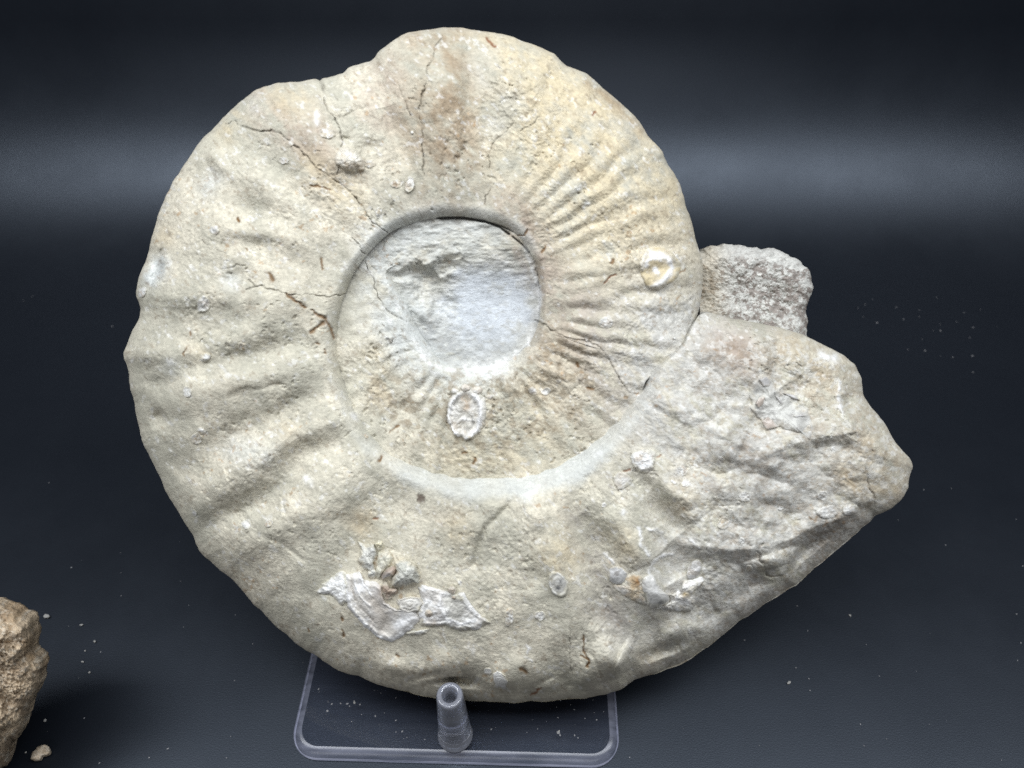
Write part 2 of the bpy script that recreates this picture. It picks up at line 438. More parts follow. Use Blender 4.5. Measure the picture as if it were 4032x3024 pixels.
# left side ribs and furrows
R(-1.3, 26, L1([(860, 225), (1100, 245), (1330, 272)])); R(1.0, 34, L1([(850, 150), (1100, 170), (1500, 200)]))
R(1.6, 62, L1([(1700, 770), (1100, 770), (600, 730), (240, 700)]))
R(-1.3, 46, L1([(1250, 900), (950, 890), (640, 920), (380, 1000)])); R(-0.9, 24, L1([(400, 1040), (560, 1090), (740, 1130)]))
R(1.7, 52, L1([(1600, 980), (1150, 1070), (850, 1170), (400, 1180), (150, 1150)]))
R(-2.3, 44, L1([(1640, 1050), (1400, 1115), (1150, 1235), (900, 1265), (640, 1300)]))
R(1.7, 62, L1([(1650, 1210), (1050, 1420), (600, 1500), (200, 1460)])); R(-0.5, 15, L2([(1380, 20), (1100, 105), (940, 150)]))
R(-2.0, 46, L2([(1780, 110), (1500, 240), (1080, 400), (900, 540), (640, 700)])); R(-2.4, 26, L2([(230, 340), (330, 305), (380, 280)]))
R(1.9, 56, L2([(1950, 300), (1500, 520), (1250, 720), (880, 900), (540, 1000)]))
R(-2.6, 44, L2([(1900, 500), (1580, 640), (1400, 810), (1250, 990), (1000, 1130), (760, 1240)]))
R(1.7, 60, L2([(2100, 700), (1750, 1000), (1400, 1280), (1000, 1480)]))
R(-0.45, 14, L2([(900, 1120), (1200, 1330), (1420, 1430), (1560, 1560)]))
R(-1.5, 52, D([(890, 1050), (810, 1120), (740, 1220), (690, 1290)]))
R(-1.2, 15, L3([(1790, 270), (1540, 400), (1400, 570), (1300, 770), (1230, 950)])); R(1.0, 44, L3([(1700, 240), (1400, 420), (1180, 760)]))
R(1.2, 60, L3([(1900, 300), (1680, 640), (1560, 1000)]))
R(-2.6, 13, L1([(345, 290), (290, 400), (250, 560), (210, 690)])); R(-1.8, 12, L1([(250, 380), (330, 300)])); R(1.6, 16, L1([(370, 330), (375, 480), (330, 580)]))
# bottom right ribs
R(-2.4, 62, L4([(380, 620), (500, 800), (570, 1000), (610, 1300), (640, 1640)]))
R(2.0, 64, L4([(60, 500), (150, 850), (260, 1200), (330, 1500)])); R(2.3, 56, L4([(640, 560), (800, 800), (960, 1080)]))
R(-1.1, 30, L4([(560, 740), (680, 920), (820, 1060), (930, 1140)]))
R(-2.2, 30, L4([(880, 310), (1020, 430), (1180, 600), (1330, 740)])); R(2.2, 46, L4([(1080, 260), (1280, 440), (1480, 640)]))
R(-1.8, 58, L4([(1120, 900), (1250, 1050), (1300, 1180)])); R(2.4, 40, L4([(1420, 880), (1700, 930), (1950, 900)]))
R(-2.2, 40, L4([(1560, 1010), (1800, 1060), (1960, 1120)]))
R(3.0, 62, C6([(340, 1180), (390, 1200)])); R(3.0, 50, C6([(250, 1280), (60, 1330)]))
R(-3.4, 44, C6([(470, 1200), (620, 1150), (760, 1090)])); R(2.0, 44, C6([(600, 1050), (740, 1030)]))
R(-2.0, 42, C6([(430, 960), (600, 960), (760, 900)])); R(3.0, 46, C6([(1230, 560), (1260, 640)]))
R(3.2, 44, C6([(1250, 520), (1420, 420), (1700, 320), (1800, 280)])); R(-2.2, 46, C6([(1100, 250), (1350, 330), (1500, 250)]))
R(-2.2, 56, C6([(1330, 520), (1520, 450), (1750, 380)])); R(-2.2, 44, C6([(1120, 760), (1300, 720), (1420, 640)]))
R(-2.5, 46, C6([(560, 1200), (800, 1120), (960, 1000)])); R(-1.8, 38, C6([(700, 980), (900, 900), (1050, 830)]))
# aperture lump
R(-0.5, 15, C5([(225, 1100), (270, 1200), (400, 1285), (560, 1340)])); R(1.4, 34, C5([(300, 1120), (420, 1220), (560, 1280)]))
R(1.6, 26, C5([(950, 680), (1035, 770), (1070, 880), (1060, 980)])); R(-1.4, 34, C5([(1120, 740), (1150, 880), (1130, 980)]))
R(2.2, 26, C5([(1540, 1010), (1535, 1190), (1600, 1290), (1700, 1400)])); R(-1.6, 22, C5([(1575, 1120), (1600, 1200)]))
R(2.2, 46, C5([(1000, 1550), (1170, 1440), (1450, 1400), (1700, 1350)])); R(-2.0, 50, C5([(1150, 1560), (1400, 1480), (1650, 1440)]))
R(-1.6, 90, C5([(1080, 1130), (1200, 1260)])); R(2.0, 60, C5([(700, 1350), (900, 1450)]))
R(-0.8, 12, C5([(1620, 1380), (1800, 1430), (1900, 1500)])); R(1.2, 50, C5([(1750, 1400), (1900, 1500)]))
# bottom edge folds
R(-1.8, 14, C8([(330, 205), (560, 262), (740, 302), (870, 252), (960, 232)])); R(1.6, 34, C8([(600, 215), (760, 255)]))
R(-1.2, 13, C8([(1500, 355), (1560, 300), (1620, 250)])); R(2.2, 40, C8([(1250, 300), (1450, 320)]))
R(-1.5, 30, C8([(1050, 260), (1160, 300)])); R(1.5, 40, C8([(900, 190), (1080, 200)])); R(-1.5, 40, C8([(1700, 230), (1760, 330)]))
# top
R(-1.6, 55, C1([(1900, 700), (1960, 900), (2000, 1150)])); R(1.5, 60, C1([(1500, 480), (1560, 620), (1650, 800)]))
R(1.4, 70, C1([(1100, 620), (1250, 800), (1450, 1050)])); R(-1.2, 50, C1([(760, 960), (1000, 1020), (1300, 1100)]))
R(-1.2, 40, C1([(560, 1290), (650, 1180), (780, 1130)])); R(1.2, 60, C1([(700, 1080), (850, 1040)])); R(-1.4, 40, C1([(620, 1250), (760, 1330), (1100, 1420)]))
R(1.6, 40, C1([(1480, 430), (1550, 520)])); R(-1.5, 34, C1([(1620, 500), (1700, 560)])); R(1.6, 60, C2([(320, 150), (330, 400), (360, 700)]))
R(-1.2, 46, C2([(560, 250), (600, 500), (640, 760)])); R(1.2, 60, C2([(800, 200), (900, 500)])); R(-1.0, 60, C2([(800, 560), (700, 800), (690, 1050)]))
R(1.0, 40, C2([(1300, 520), (1450, 640), (1600, 780)])); R(-1.0, 24, C2([(1330, 440), (1500, 560), (1640, 740)]))
# right flank fine ribs
R(-0.56, 25, K5([(320, 1245), (700, 1195), (1100, 1150), (1450, 1130)])); R(0.43, 29, K5([(330, 1130), (800, 1090), (1200, 1040)]))
R(-0.39, 25, K5([(330, 1050), (700, 1000), (1100, 960)])); R(0.39, 29, K5([(400, 930), (800, 860), (1200, 760)]))
R(-0.39, 25, K5([(420, 800), (800, 700), (1200, 620), (1500, 560)])); R(0.39, 29, K5([(420, 700), (800, 590), (1300, 480)]))
R(-0.39, 25, K5([(500, 620), (900, 480), (1400, 360)])); R(0.39, 27, K5([(500, 520), (900, 380), (1480, 300)]))
R(-0.39, 23, K5([(600, 420), (1000, 280), (1450, 200)])); R(0.39, 27, K5([(700, 320), (1100, 190), (1450, 120)]))
R(-0.39, 23, K5([(1480, 260), (1600, 230)])); R(0.30, 25, K5([(1000, 1250), (1600, 1180)])); R(-0.35, 25, K5([(1000, 1330), (1600, 1290)]))
# inner whorl
R(-1.0, 20, C4([(1100, 920), (1200, 1060), (1250, 1180)])); R(1.0, 22, C4([(1040, 960), (1110, 1100)])); R(-0.8, 18, C4([(1000, 980), (1040, 1080)]))
R(1.0, 34, C4([(1300, 900), (1450, 1050)])); R(-0.8, 26, C4([(1250, 960), (1380, 1120)])); R(-0.8, 34, C4([(400, 1150), (550, 1250)]))
R(-0.7, 28, C4([(1300, 850), (1500, 930)])); R(0.8, 40, C4([(620, 900), (560, 1060)])); R(-0.6, 26, C4([(700, 960), (660, 1100)]))

BLOBS = [
    ((2390, 2590), (74, 66), 4.5), ((2030, 2630), (95, 55), 3.2), ((1570, 2640), (100, 48), 3.0), ((2225, 2680), (60, 60), -2.6), ((1790, 2680), (80, 36), -2.6),
    ((570, 1395), (60, 46), 2.6), ((620, 1640), (60, 46), 2.2), ((600, 1510), (60, 30), -2.0), ((770, 1990), (80, 60), 2.2), ((680, 1830), (50, 40), -1.8),
    ((2560, 2500), (70, 60), -3.0), ((2740, 2480), (70, 60), 3.0), ((2930, 2330), (60, 50), -2.6), ((3040, 2260), (70, 60), 2.6),  # centre, radii, amp mm
    (L1([(960, 550)])[0], (62, 42), -2.2), (L2([(330, 300)])[0], (30, 20), -1.6),
    (C6([(380, 1200)])[0], (70, 62), 3.0), (C1([(1640, 1040)])[0], (70, 60), 2.2), (C1([(1780, 1000)])[0], (40, 30), -1.8),
    (C3([(370, 300)])[0], (26, 70), -3.0), (L1([(330, 450)])[0], (22, 70), -2.5), (C1([(1500, 590)])[0], (24, 22), -1.8), (C1([(1640, 940)])[0], (20, 16), -1.6)]

KEELS = [((2560, 2700, 2900, 3030, 3100, 3154, 3306, 3438, 3549, 3600), (2640, 2560, 2425, 2310, 2215, 2112, 2052, 2018, 1988, 1968), 8.5, 85),
         ((1440, 1500, 1600, 1680, 1750, 1850, 1950, 2050, 2150, 2250, 2340, 2440), (2700, 2680, 2698, 2676, 2652, 2658, 2690, 2716, 2712, 2680, 2700, 2730), 6.5, 36)]
CRACKS = [  # width px, depth mm, colour, polyline
    (4.5, 1.6, 'k', C1([(1465, 545), (1490, 640), (1500, 720), (1560, 790), (1605, 870), (1612, 960), (1605, 1060), (1580, 1170)])),
    (4.5, 1.8, 'k', C1([(830, 825), (900, 815), (960, 860), (1030, 880), (1100, 870), (1200, 890), (1290, 970), (1370, 1050), (1420, 1100),
                      (1490, 1160), (1590, 1225), (1680, 1300), (1740, 1380), (1775, 1450), (1830, 1500), (1910, 1560)])),
    (4.5, 1.8, 'k', C2([(380, 140), (335, 220), (320, 290), (290, 340), (285, 420), (250, 530), (240, 640), (260, 740), (255, 820), (262, 900), (265, 1010)])),
    (3.5, 1.0, 'k', C2([(100, 440), (150, 540), (185, 640)])), (3.5, 1.0, 'k', C2([(820, 690), (740, 770), (690, 820), (680, 880), (672, 960)])),
    (3.5, 1.0, 'k', C2([(1000, 620), (960, 680), (860, 740)])), (3.2, 1.0, 'k', C2([(700, 1060), (660, 1140), (640, 1210)])),
    (4.0, 1.4, 'k', L1([(1110, 550), (1160, 605), (1300, 630), (1430, 680), (1640, 690), (1800, 705), (1940, 680)])),
    (3.0, 0.9, 'k', L1([(860, 460), (940, 450), (1000, 425), (1080, 440)])), (3.0, 0.8, 'k', L1([(620, 160), (740, 250), (900, 320)])),
    (3.5, 1.0, 'k', L1([(2010, 190), (2060, 240), (2080, 300), (2115, 330)])), (3.0, 0.9, 'k', L1([(1160, 610), (1080, 650)])),
    (7.5, 0.9, 'b', L1([(1430, 680), (1540, 760), (1600, 790)])), (7.0, 0.9, 'b', L1([(1650, 815), (1750, 885)])),
    (6.0, 0.9, 'b', L1([(1770, 890), (1830, 990), (1852, 1060)])), (9.0, 0.9, 'b', L1([(1750, 935), (1700, 980), (1648, 1015)])),
    (3.2, 0.8, 'k', L1([(1645, 1040), (1690, 1100)])), (5.5, 0.8, 'b', L1([(1705, 1105), (1728, 1118)])), (5.5, 0.8, 'b', L1([(1768, 1165), (1783, 1200)])),
    (4.0, 1.2, 'k', C4([(265, 330), (310, 410), (340, 520), (390, 610), (470, 660), (550, 670)])),
    (4.5, 1.4, 'k', C4([(1240, 660), (1330, 720), (1410, 765), (1520, 775), (1600, 820), (1650, 880), (1700, 980), (1760, 1060), (1800, 1090)])),
    (4.0, 1.4, 'k', C6([(1785, 70), (1800, 160), (1830, 240), (1835, 320), (1820, 370)])),
    (7.0, 3.0, 'k', C6([(1185, 500), (1155, 550), (1175, 600), (1205, 640), (1205, 675)])), (4.0, 1.0, 'k', C6([(1205, 680), (1260, 695), (1300, 690)])),
    (4.0, 1.0, 'b', C6([(140, 1040), (145, 1130), (175, 1190), (165, 1220)])), (3.0, 0.9, 'k', C6([(70, 940), (65, 1100), (80, 1280)])),
    (4.0, 1.2, 'k', C5([(1190, 915), (1250, 900), (1290, 925)])), (3.5, 1.2, 'k', C2([(570, 140), (640, 122)])),
    (4.0, 1.2, 'k', C1([(1455, 530), (1480, 570), (1490, 600)])), (3.5, 1.0, 'k', C1([(1500, 640), (1560, 640), (1590, 680)])),
    # rust-brown flecks
    (6, .5, 'b', L1([(1730, 380), (1738, 420), (1745, 455)])), (9, .6, 'b', L1([(1285, 510), (1325, 555)])), (5, .5, 'b', L1([(1088, 280), (1098, 302)])),
    (5, .5, 'b', L1([(1010, 15), (1022, 45)])), (5, .5, 'b', L1([(600, 1005), (595, 1035)])), (4, .5, 'b', L1([(560, 1140), (530, 1190), (543, 1222)])),
    (8, .7, 'b', C4([(892, 1455), (884, 1476)])), (6, .6, 'r', K5([(905, 980), (935, 950), (960, 918), (995, 905)])), (5, .6, 'b', K5([(1595, 895), (1650, 855)])),
    (6, .6, 'b', K5([(310, 690), (345, 652)])), (5, .6, 'b', K5([(110, 530), (160, 540), (180, 480)])), (5, .6, 'b', K5([(970, 800), (985, 765)])),
    (6, .8, 'b', C7([(890, 872), (904, 890)])), (6, .8, 'b', C7([(892, 945), (900, 968)])), (6, .8, 'b', C7([(1195, 1080), (1206, 1086)])),
    (8, .8, 'b', C7([(1868, 1152), (1893, 1172)])), (6, .6, 'b', L3([(448, 0), (425, 30)])), (5, .6, 'b', C7([(712, 930), (716, 945)])),
    (9, .5, 'd', L3([(770, 350), (800, 350)])), (9, .5, 'd', L3([(770, 390), (785, 375)])), (4, .5, 'r', L3([(380, 540), (410, 535)])),
    (6, .5, 'b', C4([(1475, 905), (1482, 930)])), (6, .5, 'b', C4([(1525, 1050), (1570, 1062)])), (6, .5, 'b', C4([(820, 1425), (850, 1412)])),
    (6, .5, 'b', C4([(410, 1298), (460, 1262)])), (6, .6, 'r', C2([(1320, 640), (1335, 620)])), (4.5, .5, 'r', C2([(655, 160), (710, 215)])),
    (5, .6, 'r', L4([(790, 232), (845, 218)])), (4.5, .5, 'r', L4([(1080, 120), (1108, 95)])), (4, .5, 'b', C8([(1800, 118), (1840, 150), (1845, 190)])),
    (4, .5, 'r', C8([(1495, 360), (1560, 315)])), (5, .5, 'b', C1([(1400, 1245), (1530, 1265)])), (5, .5, 'b', C1([(910, 1460), (925, 1480)])),
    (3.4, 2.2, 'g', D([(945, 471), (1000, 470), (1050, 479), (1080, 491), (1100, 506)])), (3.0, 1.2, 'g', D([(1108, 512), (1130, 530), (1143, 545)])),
    (3.2, 0.9, 'k', D([(1155, 565), (1166, 600), (1168, 640), (1166, 660)])),
]
for (px, py) in C4([(560, 338), (780, 365), (525, 380)]) + C4([(388, 165), (305, 105)]) + L3([(1690, 975), (1312, 1163), (1450, 1355)]) + L2([(1010, 1400), (1580, 1465)]) + L4([(1775, 668)]) \
        + C2([(255, 820), (318, 1222), (1730, 928)]) + K5([(365, 483), (655, 140), (710, 128), (612, 247), (1498, 1150), (1700, 1130)]) + C8([(1525, 160), (1590, 150)]):
    CRACKS.append((6.0, 1.4, 'k', [(px, py), (px + 2, py + 2)]))
CRKCOL = {'g': (.02, .018, .016), 'k': (0.060, 0.048, 0.036), 'b': (0.17, 0.090, 0.032), 'r': (0.20, 0.075, 0.028), 'd': (0.13, 0.10, 0.08)}  # dark keys paint crack and gap shade together with brown dirt
PALE = [  # chalky pale streaks: width, relief mm, strength, polyline
    (7, .5, .8, OS([(690, 120), (720, 380), (870, 570)])), (6, .6, .8, OS([(870, 860), (880, 700), (1080, 570), (1220, 545)])),
    (6, .5, .7, OS([(850, 140), (960, 150), (1070, 195)])), (5, .6, .9, OS([(1530, 280), (1600, 400), (1670, 460)])),
    (6, .5, .8, OS([(120, 550), (200, 620), (265, 690)])), (10, .2, .7, L4([(780, 590), (800, 640)])), (12, .2, .6, L4([(580, 80), (560, 95)])),
    (9, .3, .7, C4([(1245, 440), (1265, 540), (1255, 640)])), (9, .3, .6, C4([(1225, 700), (1190, 800), (1100, 880), (980, 940), (880, 945)])),
    (8, .2, .5, C4([(1180, 240), (1210, 330), (1240, 420)])), (14, .2, .5, L2([(2020, 290), (2040, 320)])), (14, .2, .6, L2([(1600, 850), (1640, 890)])),
    (9, .2, .5, L3([(1700, 330), (1790, 280)])), (12, .2, .5, C5([(1430, 830), (1500, 870)])), (16, .1, .6, C5([(1420, 850), (1520, 880)])),
    (8, .4, .6, C5([(1545, 1030), (1530, 1150), (1570, 1240)])), (5, .4, .8, C8([(1465, 60), (1490, 75), (1480, 105)])), (5, .4, .8, C8([(1470, 135), (1500, 155)])),
    (9, .3, .6, C4([(600, 880), (660, 920), (780, 950)])), (20, .1, .35, C4([(560, 800), (600, 860)])), (26, .1, .45, C4([(860, 940), (1040, 930)])),
    (10, .2, .6, C1([(1445, 820), (1440, 760)])), (9, .3, .6, K5([(640, 100), (620, 130)])), (8, .3, .6, K5([(700, 280), (750, 240)])), (6, .2, .5, K5([(1580, 740), (1640, 835)]))]

LIN = dict(cream=(.575, .535, .438), green=(.465, .446, .368), yellow=(.55, .475, .33), brown=(.285, .215, .145), pink=(.33, .265, .215),
           grey=(.485, .475, .44), wall=(.53, .545, .525), pit=(.56, .595, .635), white=(.78, .78, .77), tan=(.45, .375, .255), dkgrey=(.27, .25, .225))
LIN = {k: np.array(v) for k, v in LIN.items()}
ZONES = [
    (.65, 'wall', 70, C4([(560, 640), (590, 760), (680, 870), (800, 930), (950, 940), (1100, 880)])), (.5, 'wall', 120, C4([(330, 330), (380, 480), (430, 650), (470, 800)])),
    (.5, 'wall', 90, C4([(420, 200), (600, 140), (850, 130)])),  # strength, colour, radius, polyline
    (.55, 'yellow', 330, C2([(900, 300), (1300, 700), (1700, 1100), (1800, 1500)])), (.42, 'yellow', 200, C2([(1000, 700), (1300, 1300), (1500, 1700)])),
    (.50, 'brown', 135, C2([(330, 140), (420, 400), (300, 700), (420, 1050)])), (.45, 'brown', 70, C2([(520, 560), (480, 900)])),
    (.55, 'pink', 95, C2([(800, 1250), (880, 1400), (960, 1600)])), (.5, 'pink', 120, C4([(1320, 520), (1500, 640), (1650, 800)])),
    (.6, 'brown', 110, C4([(1350, 820), (1550, 960), (1700, 1080)])), (.4, 'tan', 160, C4([(1300, 1100), (1500, 1250)])),
    (.5, 'pink', 110, C1([(1050, 700), (1350, 880), (1500, 1150)])), (.4, 'pink', 90, C1([(1900, 500), (1850, 800)])), (.5, 'yellow', 60, C1([(900, 780), (860, 860)])), (.45, 'yellow', 70, C1([(1200, 640), (1300, 690)])),
    (.4, 'yellow', 80, C1([(1400, 1130), (1650, 1330)])), (.45, 'yellow', 60, C4([(320, 860), (350, 960)])), (.4, 'tan', 60, C4([(380, 1050), (360, 1100)])),
    (.35, 'yellow', 120, C4([(800, 1420), (1200, 1420)])), (.5, 'wall', 90, C4([(560, 760), (500, 640)])), (.35, 'wall', 110, C4([(600, 900), (850, 980)])),
    (.45, 'tan', 70, L3([(280, 560), (330, 640)])), (.3, 'tan', 60, L3([(1100, 600), (1120, 700)])), (.3, 'yellow', 60, L3([(2050, 950), (1900, 860)])),
    (1.0, 'grey', 360, C5([(500, 900), (900, 1300), (1300, 1600)])), (.8, 'grey', 260, C6([(900, 700), (1300, 400), (1700, 250)])), (.6, 'grey', 200, C6([(600, 950), (900, 850)])),
    (.42, 'tan', 150, C5([(1250, 830), (1420, 1000), (1430, 1160)])), (.5, 'tan', 90, C5([(1750, 1350), (1850, 1560)])), (.5, 'pink', 90, C5([(800, 760), (900, 850)])),
    (.5, 'tan', 90, C6([(1700, 130), (1900, 200)])), (.45, 'dkgrey', 60, C6([(1500, 480), (1700, 400)])), (.5, 'dkgrey', 60, C6([(1350, 700), (1450, 600)])),
    (.4, 'dkgrey', 60, C5([(900, 1480), (960, 1580)])), (.55, 'dkgrey', 62, L4([(400, 640), (560, 900), (610, 1250)])), (.55, 'dkgrey', 72, L4([(640, 1400), (760, 1500)])),
    (.35, 'yellow', 60, L4([(1250, 450), (1330, 520)])), (.4, 'yellow', 60, L4([(700, 750), (850, 900)])), (.35, 'yellow', 60, L4([(250, 1000), (200, 800)])),
    (.5, 'wall', 40, L1([(950, 560)])*2), (.5, 'wall', 32, L1([(430, 1320)])*2), (.7, 'wall', 36, L1([(230, 560), (310, 480), (330, 400)])), (.3, 'wall', 60, L2([(1000, 600), (1250, 650)])),
    (.35, 'wall', 40, C1([(750, 1200), (700, 1260)])), (.4, 'wall', 40, C1([(1010, 700)])*2), (.3, 'wall', 60, C2([(620, 300), (650, 420)])), (.3, 'wall', 60, C2([(800, 560), (720, 700)])),
    (.35, 'tan', 45, C2([(1380, 480), (1550, 640)])), (.4, 'brown', 26, C2([(1300, 430), (1480, 570), (1620, 720)])), (.3, 'yellow', 50, L1([(720, 1150)])*2), (.25, 'tan', 50, L2([(1450, 420)])*2),
    (.3, 'tan', 50, C3([(420, 60)])*2), (.4, 'dkgrey', 40, C6([(200, 1350), (800, 1150)])), (.5, 'dkgrey', 34, C6([(1000, 960), (1300, 780)])), (.4, 'tan', 40, C6([(500, 1170), (560, 1150)]))]

def relief_at(u, v):
    h = np.zeros(u.shape)
    lowv = vnoise(u / 95, v / 95, 41)
    wu = u + 16 * vnoise(u / 110, v / 110, 42) + 3 * vnoise(u / 42, v / 42, 43)
    wv = v + 16 * vnoise(u / 110, v / 110, 44) + 3 * vnoise(u / 42, v / 42, 45)
    for amp, w, pts in RELIEF:
        P = np.array(pts); m = 3.2 * w + 25
        k = np.nonzero((u > P[:, 0].min() - m) & (u < P[:, 0].max() + m) & (v > P[:, 1].min() - m) & (v < P[:, 1].max() + m))
        if len(k[0]) == 0: continue
        uu, vv = wu[k], wv[k]
        d, s = pl_dist2(uu, vv, pts)
        ww = w * ((1.58 if w > 20 else 1.0) + 0.25 * lowv[k])
        tp = np.clip(np.sin(np.clip(s, 0.02, 0.98) * math.pi), 0, 1) ** 0.35 if w > 20 else 1.0
        ex = 1.25 if P[:, 0].mean() > 2850 else 2.0
        h[k] += ((2.2 if w > 20 else 1.35) * tp * (1 + 0.18 * lowv[k])) * amp * np.exp(-(d / ww) ** ex)
    lump = sstep(2500, 2850, u) * sstep(1280, 1450, v)
    h += lump * (2.4 * np.abs(fbm(wu, wv, 190, 3, seed=46)) + 0.8 * np.abs(fbm(u, v, 90, 3, seed=47)) - 1.0)
    for ku, kv, depth, span in KEELS:
        vk = np.interp(wu, ku, kv, left=1e5, right=1e5)
        h -= depth * sstep(0, span, wv - vk)
    for (cx, cy), (rx, ry), amp in BLOBS:
        h += amp * np.exp(-(((u - cx) / rx) ** 2 + ((v - cy) / ry) ** 2))
    return h

def cracks_at(u, v, h, col):
    ju = u + 5 * vnoise(u / 22, v / 22, 5) + 2.2 * vnoise(u / 8, v / 8, 6)
    jv = v + 5 * vnoise(u / 22, v / 22, 7) + 2.2 * vnoise(u / 8, v / 8, 8)
    for w, dep, c, pts in CRACKS:
        P = np.array(pts); m = 3 * w + 10
        k = np.nonzero((u > P[:, 0].min() - m) & (u < P[:, 0].max() + m) & (v > P[:, 1].min() - m) & (v < P[:, 1].max() + m))
        if len(k[0]) == 0: continue
        d = pl_dist(u[k], v[k], pts) if c == 'g' else pl_dist(ju[k], jv[k], pts)
        wk = w * (1.0 if c == 'g' else 0.44 if c == 'k' else 0.80)
        wn = wk * (1.0 + 0.6 * vnoise(u[k] / 30, v[k] / 30, 21))
        g = np.exp(-(d / np.maximum(wn, 1.5)) ** 2)
        if c == 'k': g = g * np.clip(0.80 + 0.75 * vnoise(u[k] / 26, v[k] / 26, 23), 0.12, 1)
        h[k] -= dep * (0.75 if c == 'k' else 1.0) * g
        g2 = np.clip(g * 1.25, 0, 1)[:, None] * (0.50 if c == 'k' else 0.85)
        col[k] = col[k] * (1 - g2) + np.array(CRKCOL[c]) * g2
    for w, dep, s, pts in PALE:
        P = np.array(pts); m = 3 * w + 10
        k = np.nonzero((u > P[:, 0].min() - m) & (u < P[:, 0].max() + m) & (v > P[:, 1].min() - m) & (v < P[:, 1].max() + m))
        if len(k[0]) == 0: continue
        d = pl_dist(ju[k], jv[k], pts)
        g = np.exp(-(d / w) ** 2) * np.clip(0.75 + 0.6 * vnoise(u[k] / 14, v[k] / 14, 31), 0, 1.2)
        h[k] += dep * g
        g2 = np.clip(g * s * 1.2, 0, 1)[:, None]
        col[k] = col[k] * (1 - g2) + LIN['white'] * g2

def pigment(u, v):
    n1 = fbm(u, v, 260, 4, seed=40)
    n2 = fbm(u, v, 70, 4, seed=50, ang=30, stretch=1.5)
    n4 = fbm(u, v, 420, 3, seed=45)
    n3 = fbm(u, v, 18, 3, seed=60, ang=28, stretch=1.7)
    a = np.clip(0.5 + 0.55 * n1 + 0.35 * n2, 0, 1)[..., None]
    col = (LIN['cream'] * a + LIN['green'] * (1 - a)) * (1 + 0.10 * n4 + 0.05 * n2)[..., None]
    for s, c, r, pts in ZONES:
        P = np.array(pts); m = 2.4 * r
        k = np.nonzero((u > P[:, 0].min() - m) & (u < P[:, 0].max() + m) & (v > P[:, 1].min() - m) & (v < P[:, 1].max() + m))
        if len(k[0]) == 0: continue
        d = pl_dist(u[k], v[k], pts) / r
        g = np.exp(-d ** 2) * s * np.clip(1 + 0.75 * n2[k] + 0.55 * n3[k], 0, 1.7)
        g = np.clip(g, 0, 1)[..., None]
        col[k] = col[k] * (1 - g) + LIN[c] * g
    # mottling: pale chalk flakes and small darker specks
    fl = sstep(0.62, 1.0, fbm(u, v, 15, 3, seed=70, ang=28, stretch=1.6))[..., None] * 0.38
    col = col * (1 - fl) + LIN['white'] * fl
    dk = sstep(0.72, 1.1, fbm(u, v, 13, 3, seed=80, ang=28, stretch=1.5) + 0.25 * n2)[..., None] * 0.40
    col = col * (1 - dk) + LIN['brown'] * 0.8 * dk
    ru = sstep(1.15, 1.4, fbm(u, v, 22, 3, seed=90) + 0.45 * n1)[..., None] * 0.45
    col = col * (1 - ru) + np.array((.34, .19, .07)) * ru
    f1 = (fbm(u, v, 8.5, 2, seed=140, stretch=1.15) + 0.4 * n3) * np.clip(0.7 + 0.6 * n1, 0.3, 1.2)      # crisp grain
    col = col * (1 + 0.13 * f1)[..., None]
    inner = sstep(330, 250, np.hypot((u - 1900) * 0.62, (v - 1480) * 0.95)) * sstep(1330, 1440, v + 0.25 * (u - 1900))
    im = sstep(0.05, 0.75, fbm(u, v, 30, 4, seed=150, gain=.68)) * inner * 0.55
    col = col * (1 - im[..., None]) + np.array((.27, .215, .145)) * im[..., None]
    # speckled aperture lump
    lump = sstep(2480, 2800, u) * sstep(1250, 1420, v)
    sp = sstep(0.0, 0.5, fbm(u, v, 16, 4, seed=100, gain=.7) + 0.3 * n2) * lump
    col = col * (1 - 0.34 * sp[..., None]) + np.array((.30, .235, .165)) * (0.34 * sp[..., None])
    sw = sstep(0.25, 0.7, fbm(u, v, 24, 4, seed=110, gain=.65)) * lump * 0.55
    col = col * (1 - sw[..., None]) + np.array((.62, .61, .57)) * sw[..., None]
    return col

def grain(u, v):
    """Rough, slightly scaly stone skin, mm."""
    g = 0.48 * fbm(u, v, 120, 3, seed=1) + 0.16 * fbm(u, v, 44, 2, seed=9, ang=25, stretch=1.3)
    w = vnoise(u / 60, v / 60, 14) * 26
    worn = np.clip(0.62 + 0.75 * fbm(u, v, 210, 3, seed=17), 0.12, 1.35)      # smooth worn patches and coarse ones
    a = fbm(u + w, v - w, 24, 2, seed=3, ang=20, stretch=1.35)
    g += 0.22 * worn * (0.45 - np.abs(a))
    g += 0.13 * worn * fbm(u + w, v + w, 10, 2, seed=4, ang=20, stretch=1.3)
    pit_ = sstep(0.62, 0.95, fbm(u, v, 17, 2, seed=19)) * np.clip(fbm(u, v, 160, 2, seed=20) + 0.25, 0, 1)
    g -= 0.55 * pit_
    return g

HMAP_S = 4.0
HM = np.full((int(H0 / HMAP_S) + 2, int(W0 / HMAP_S) + 2), -1e9)

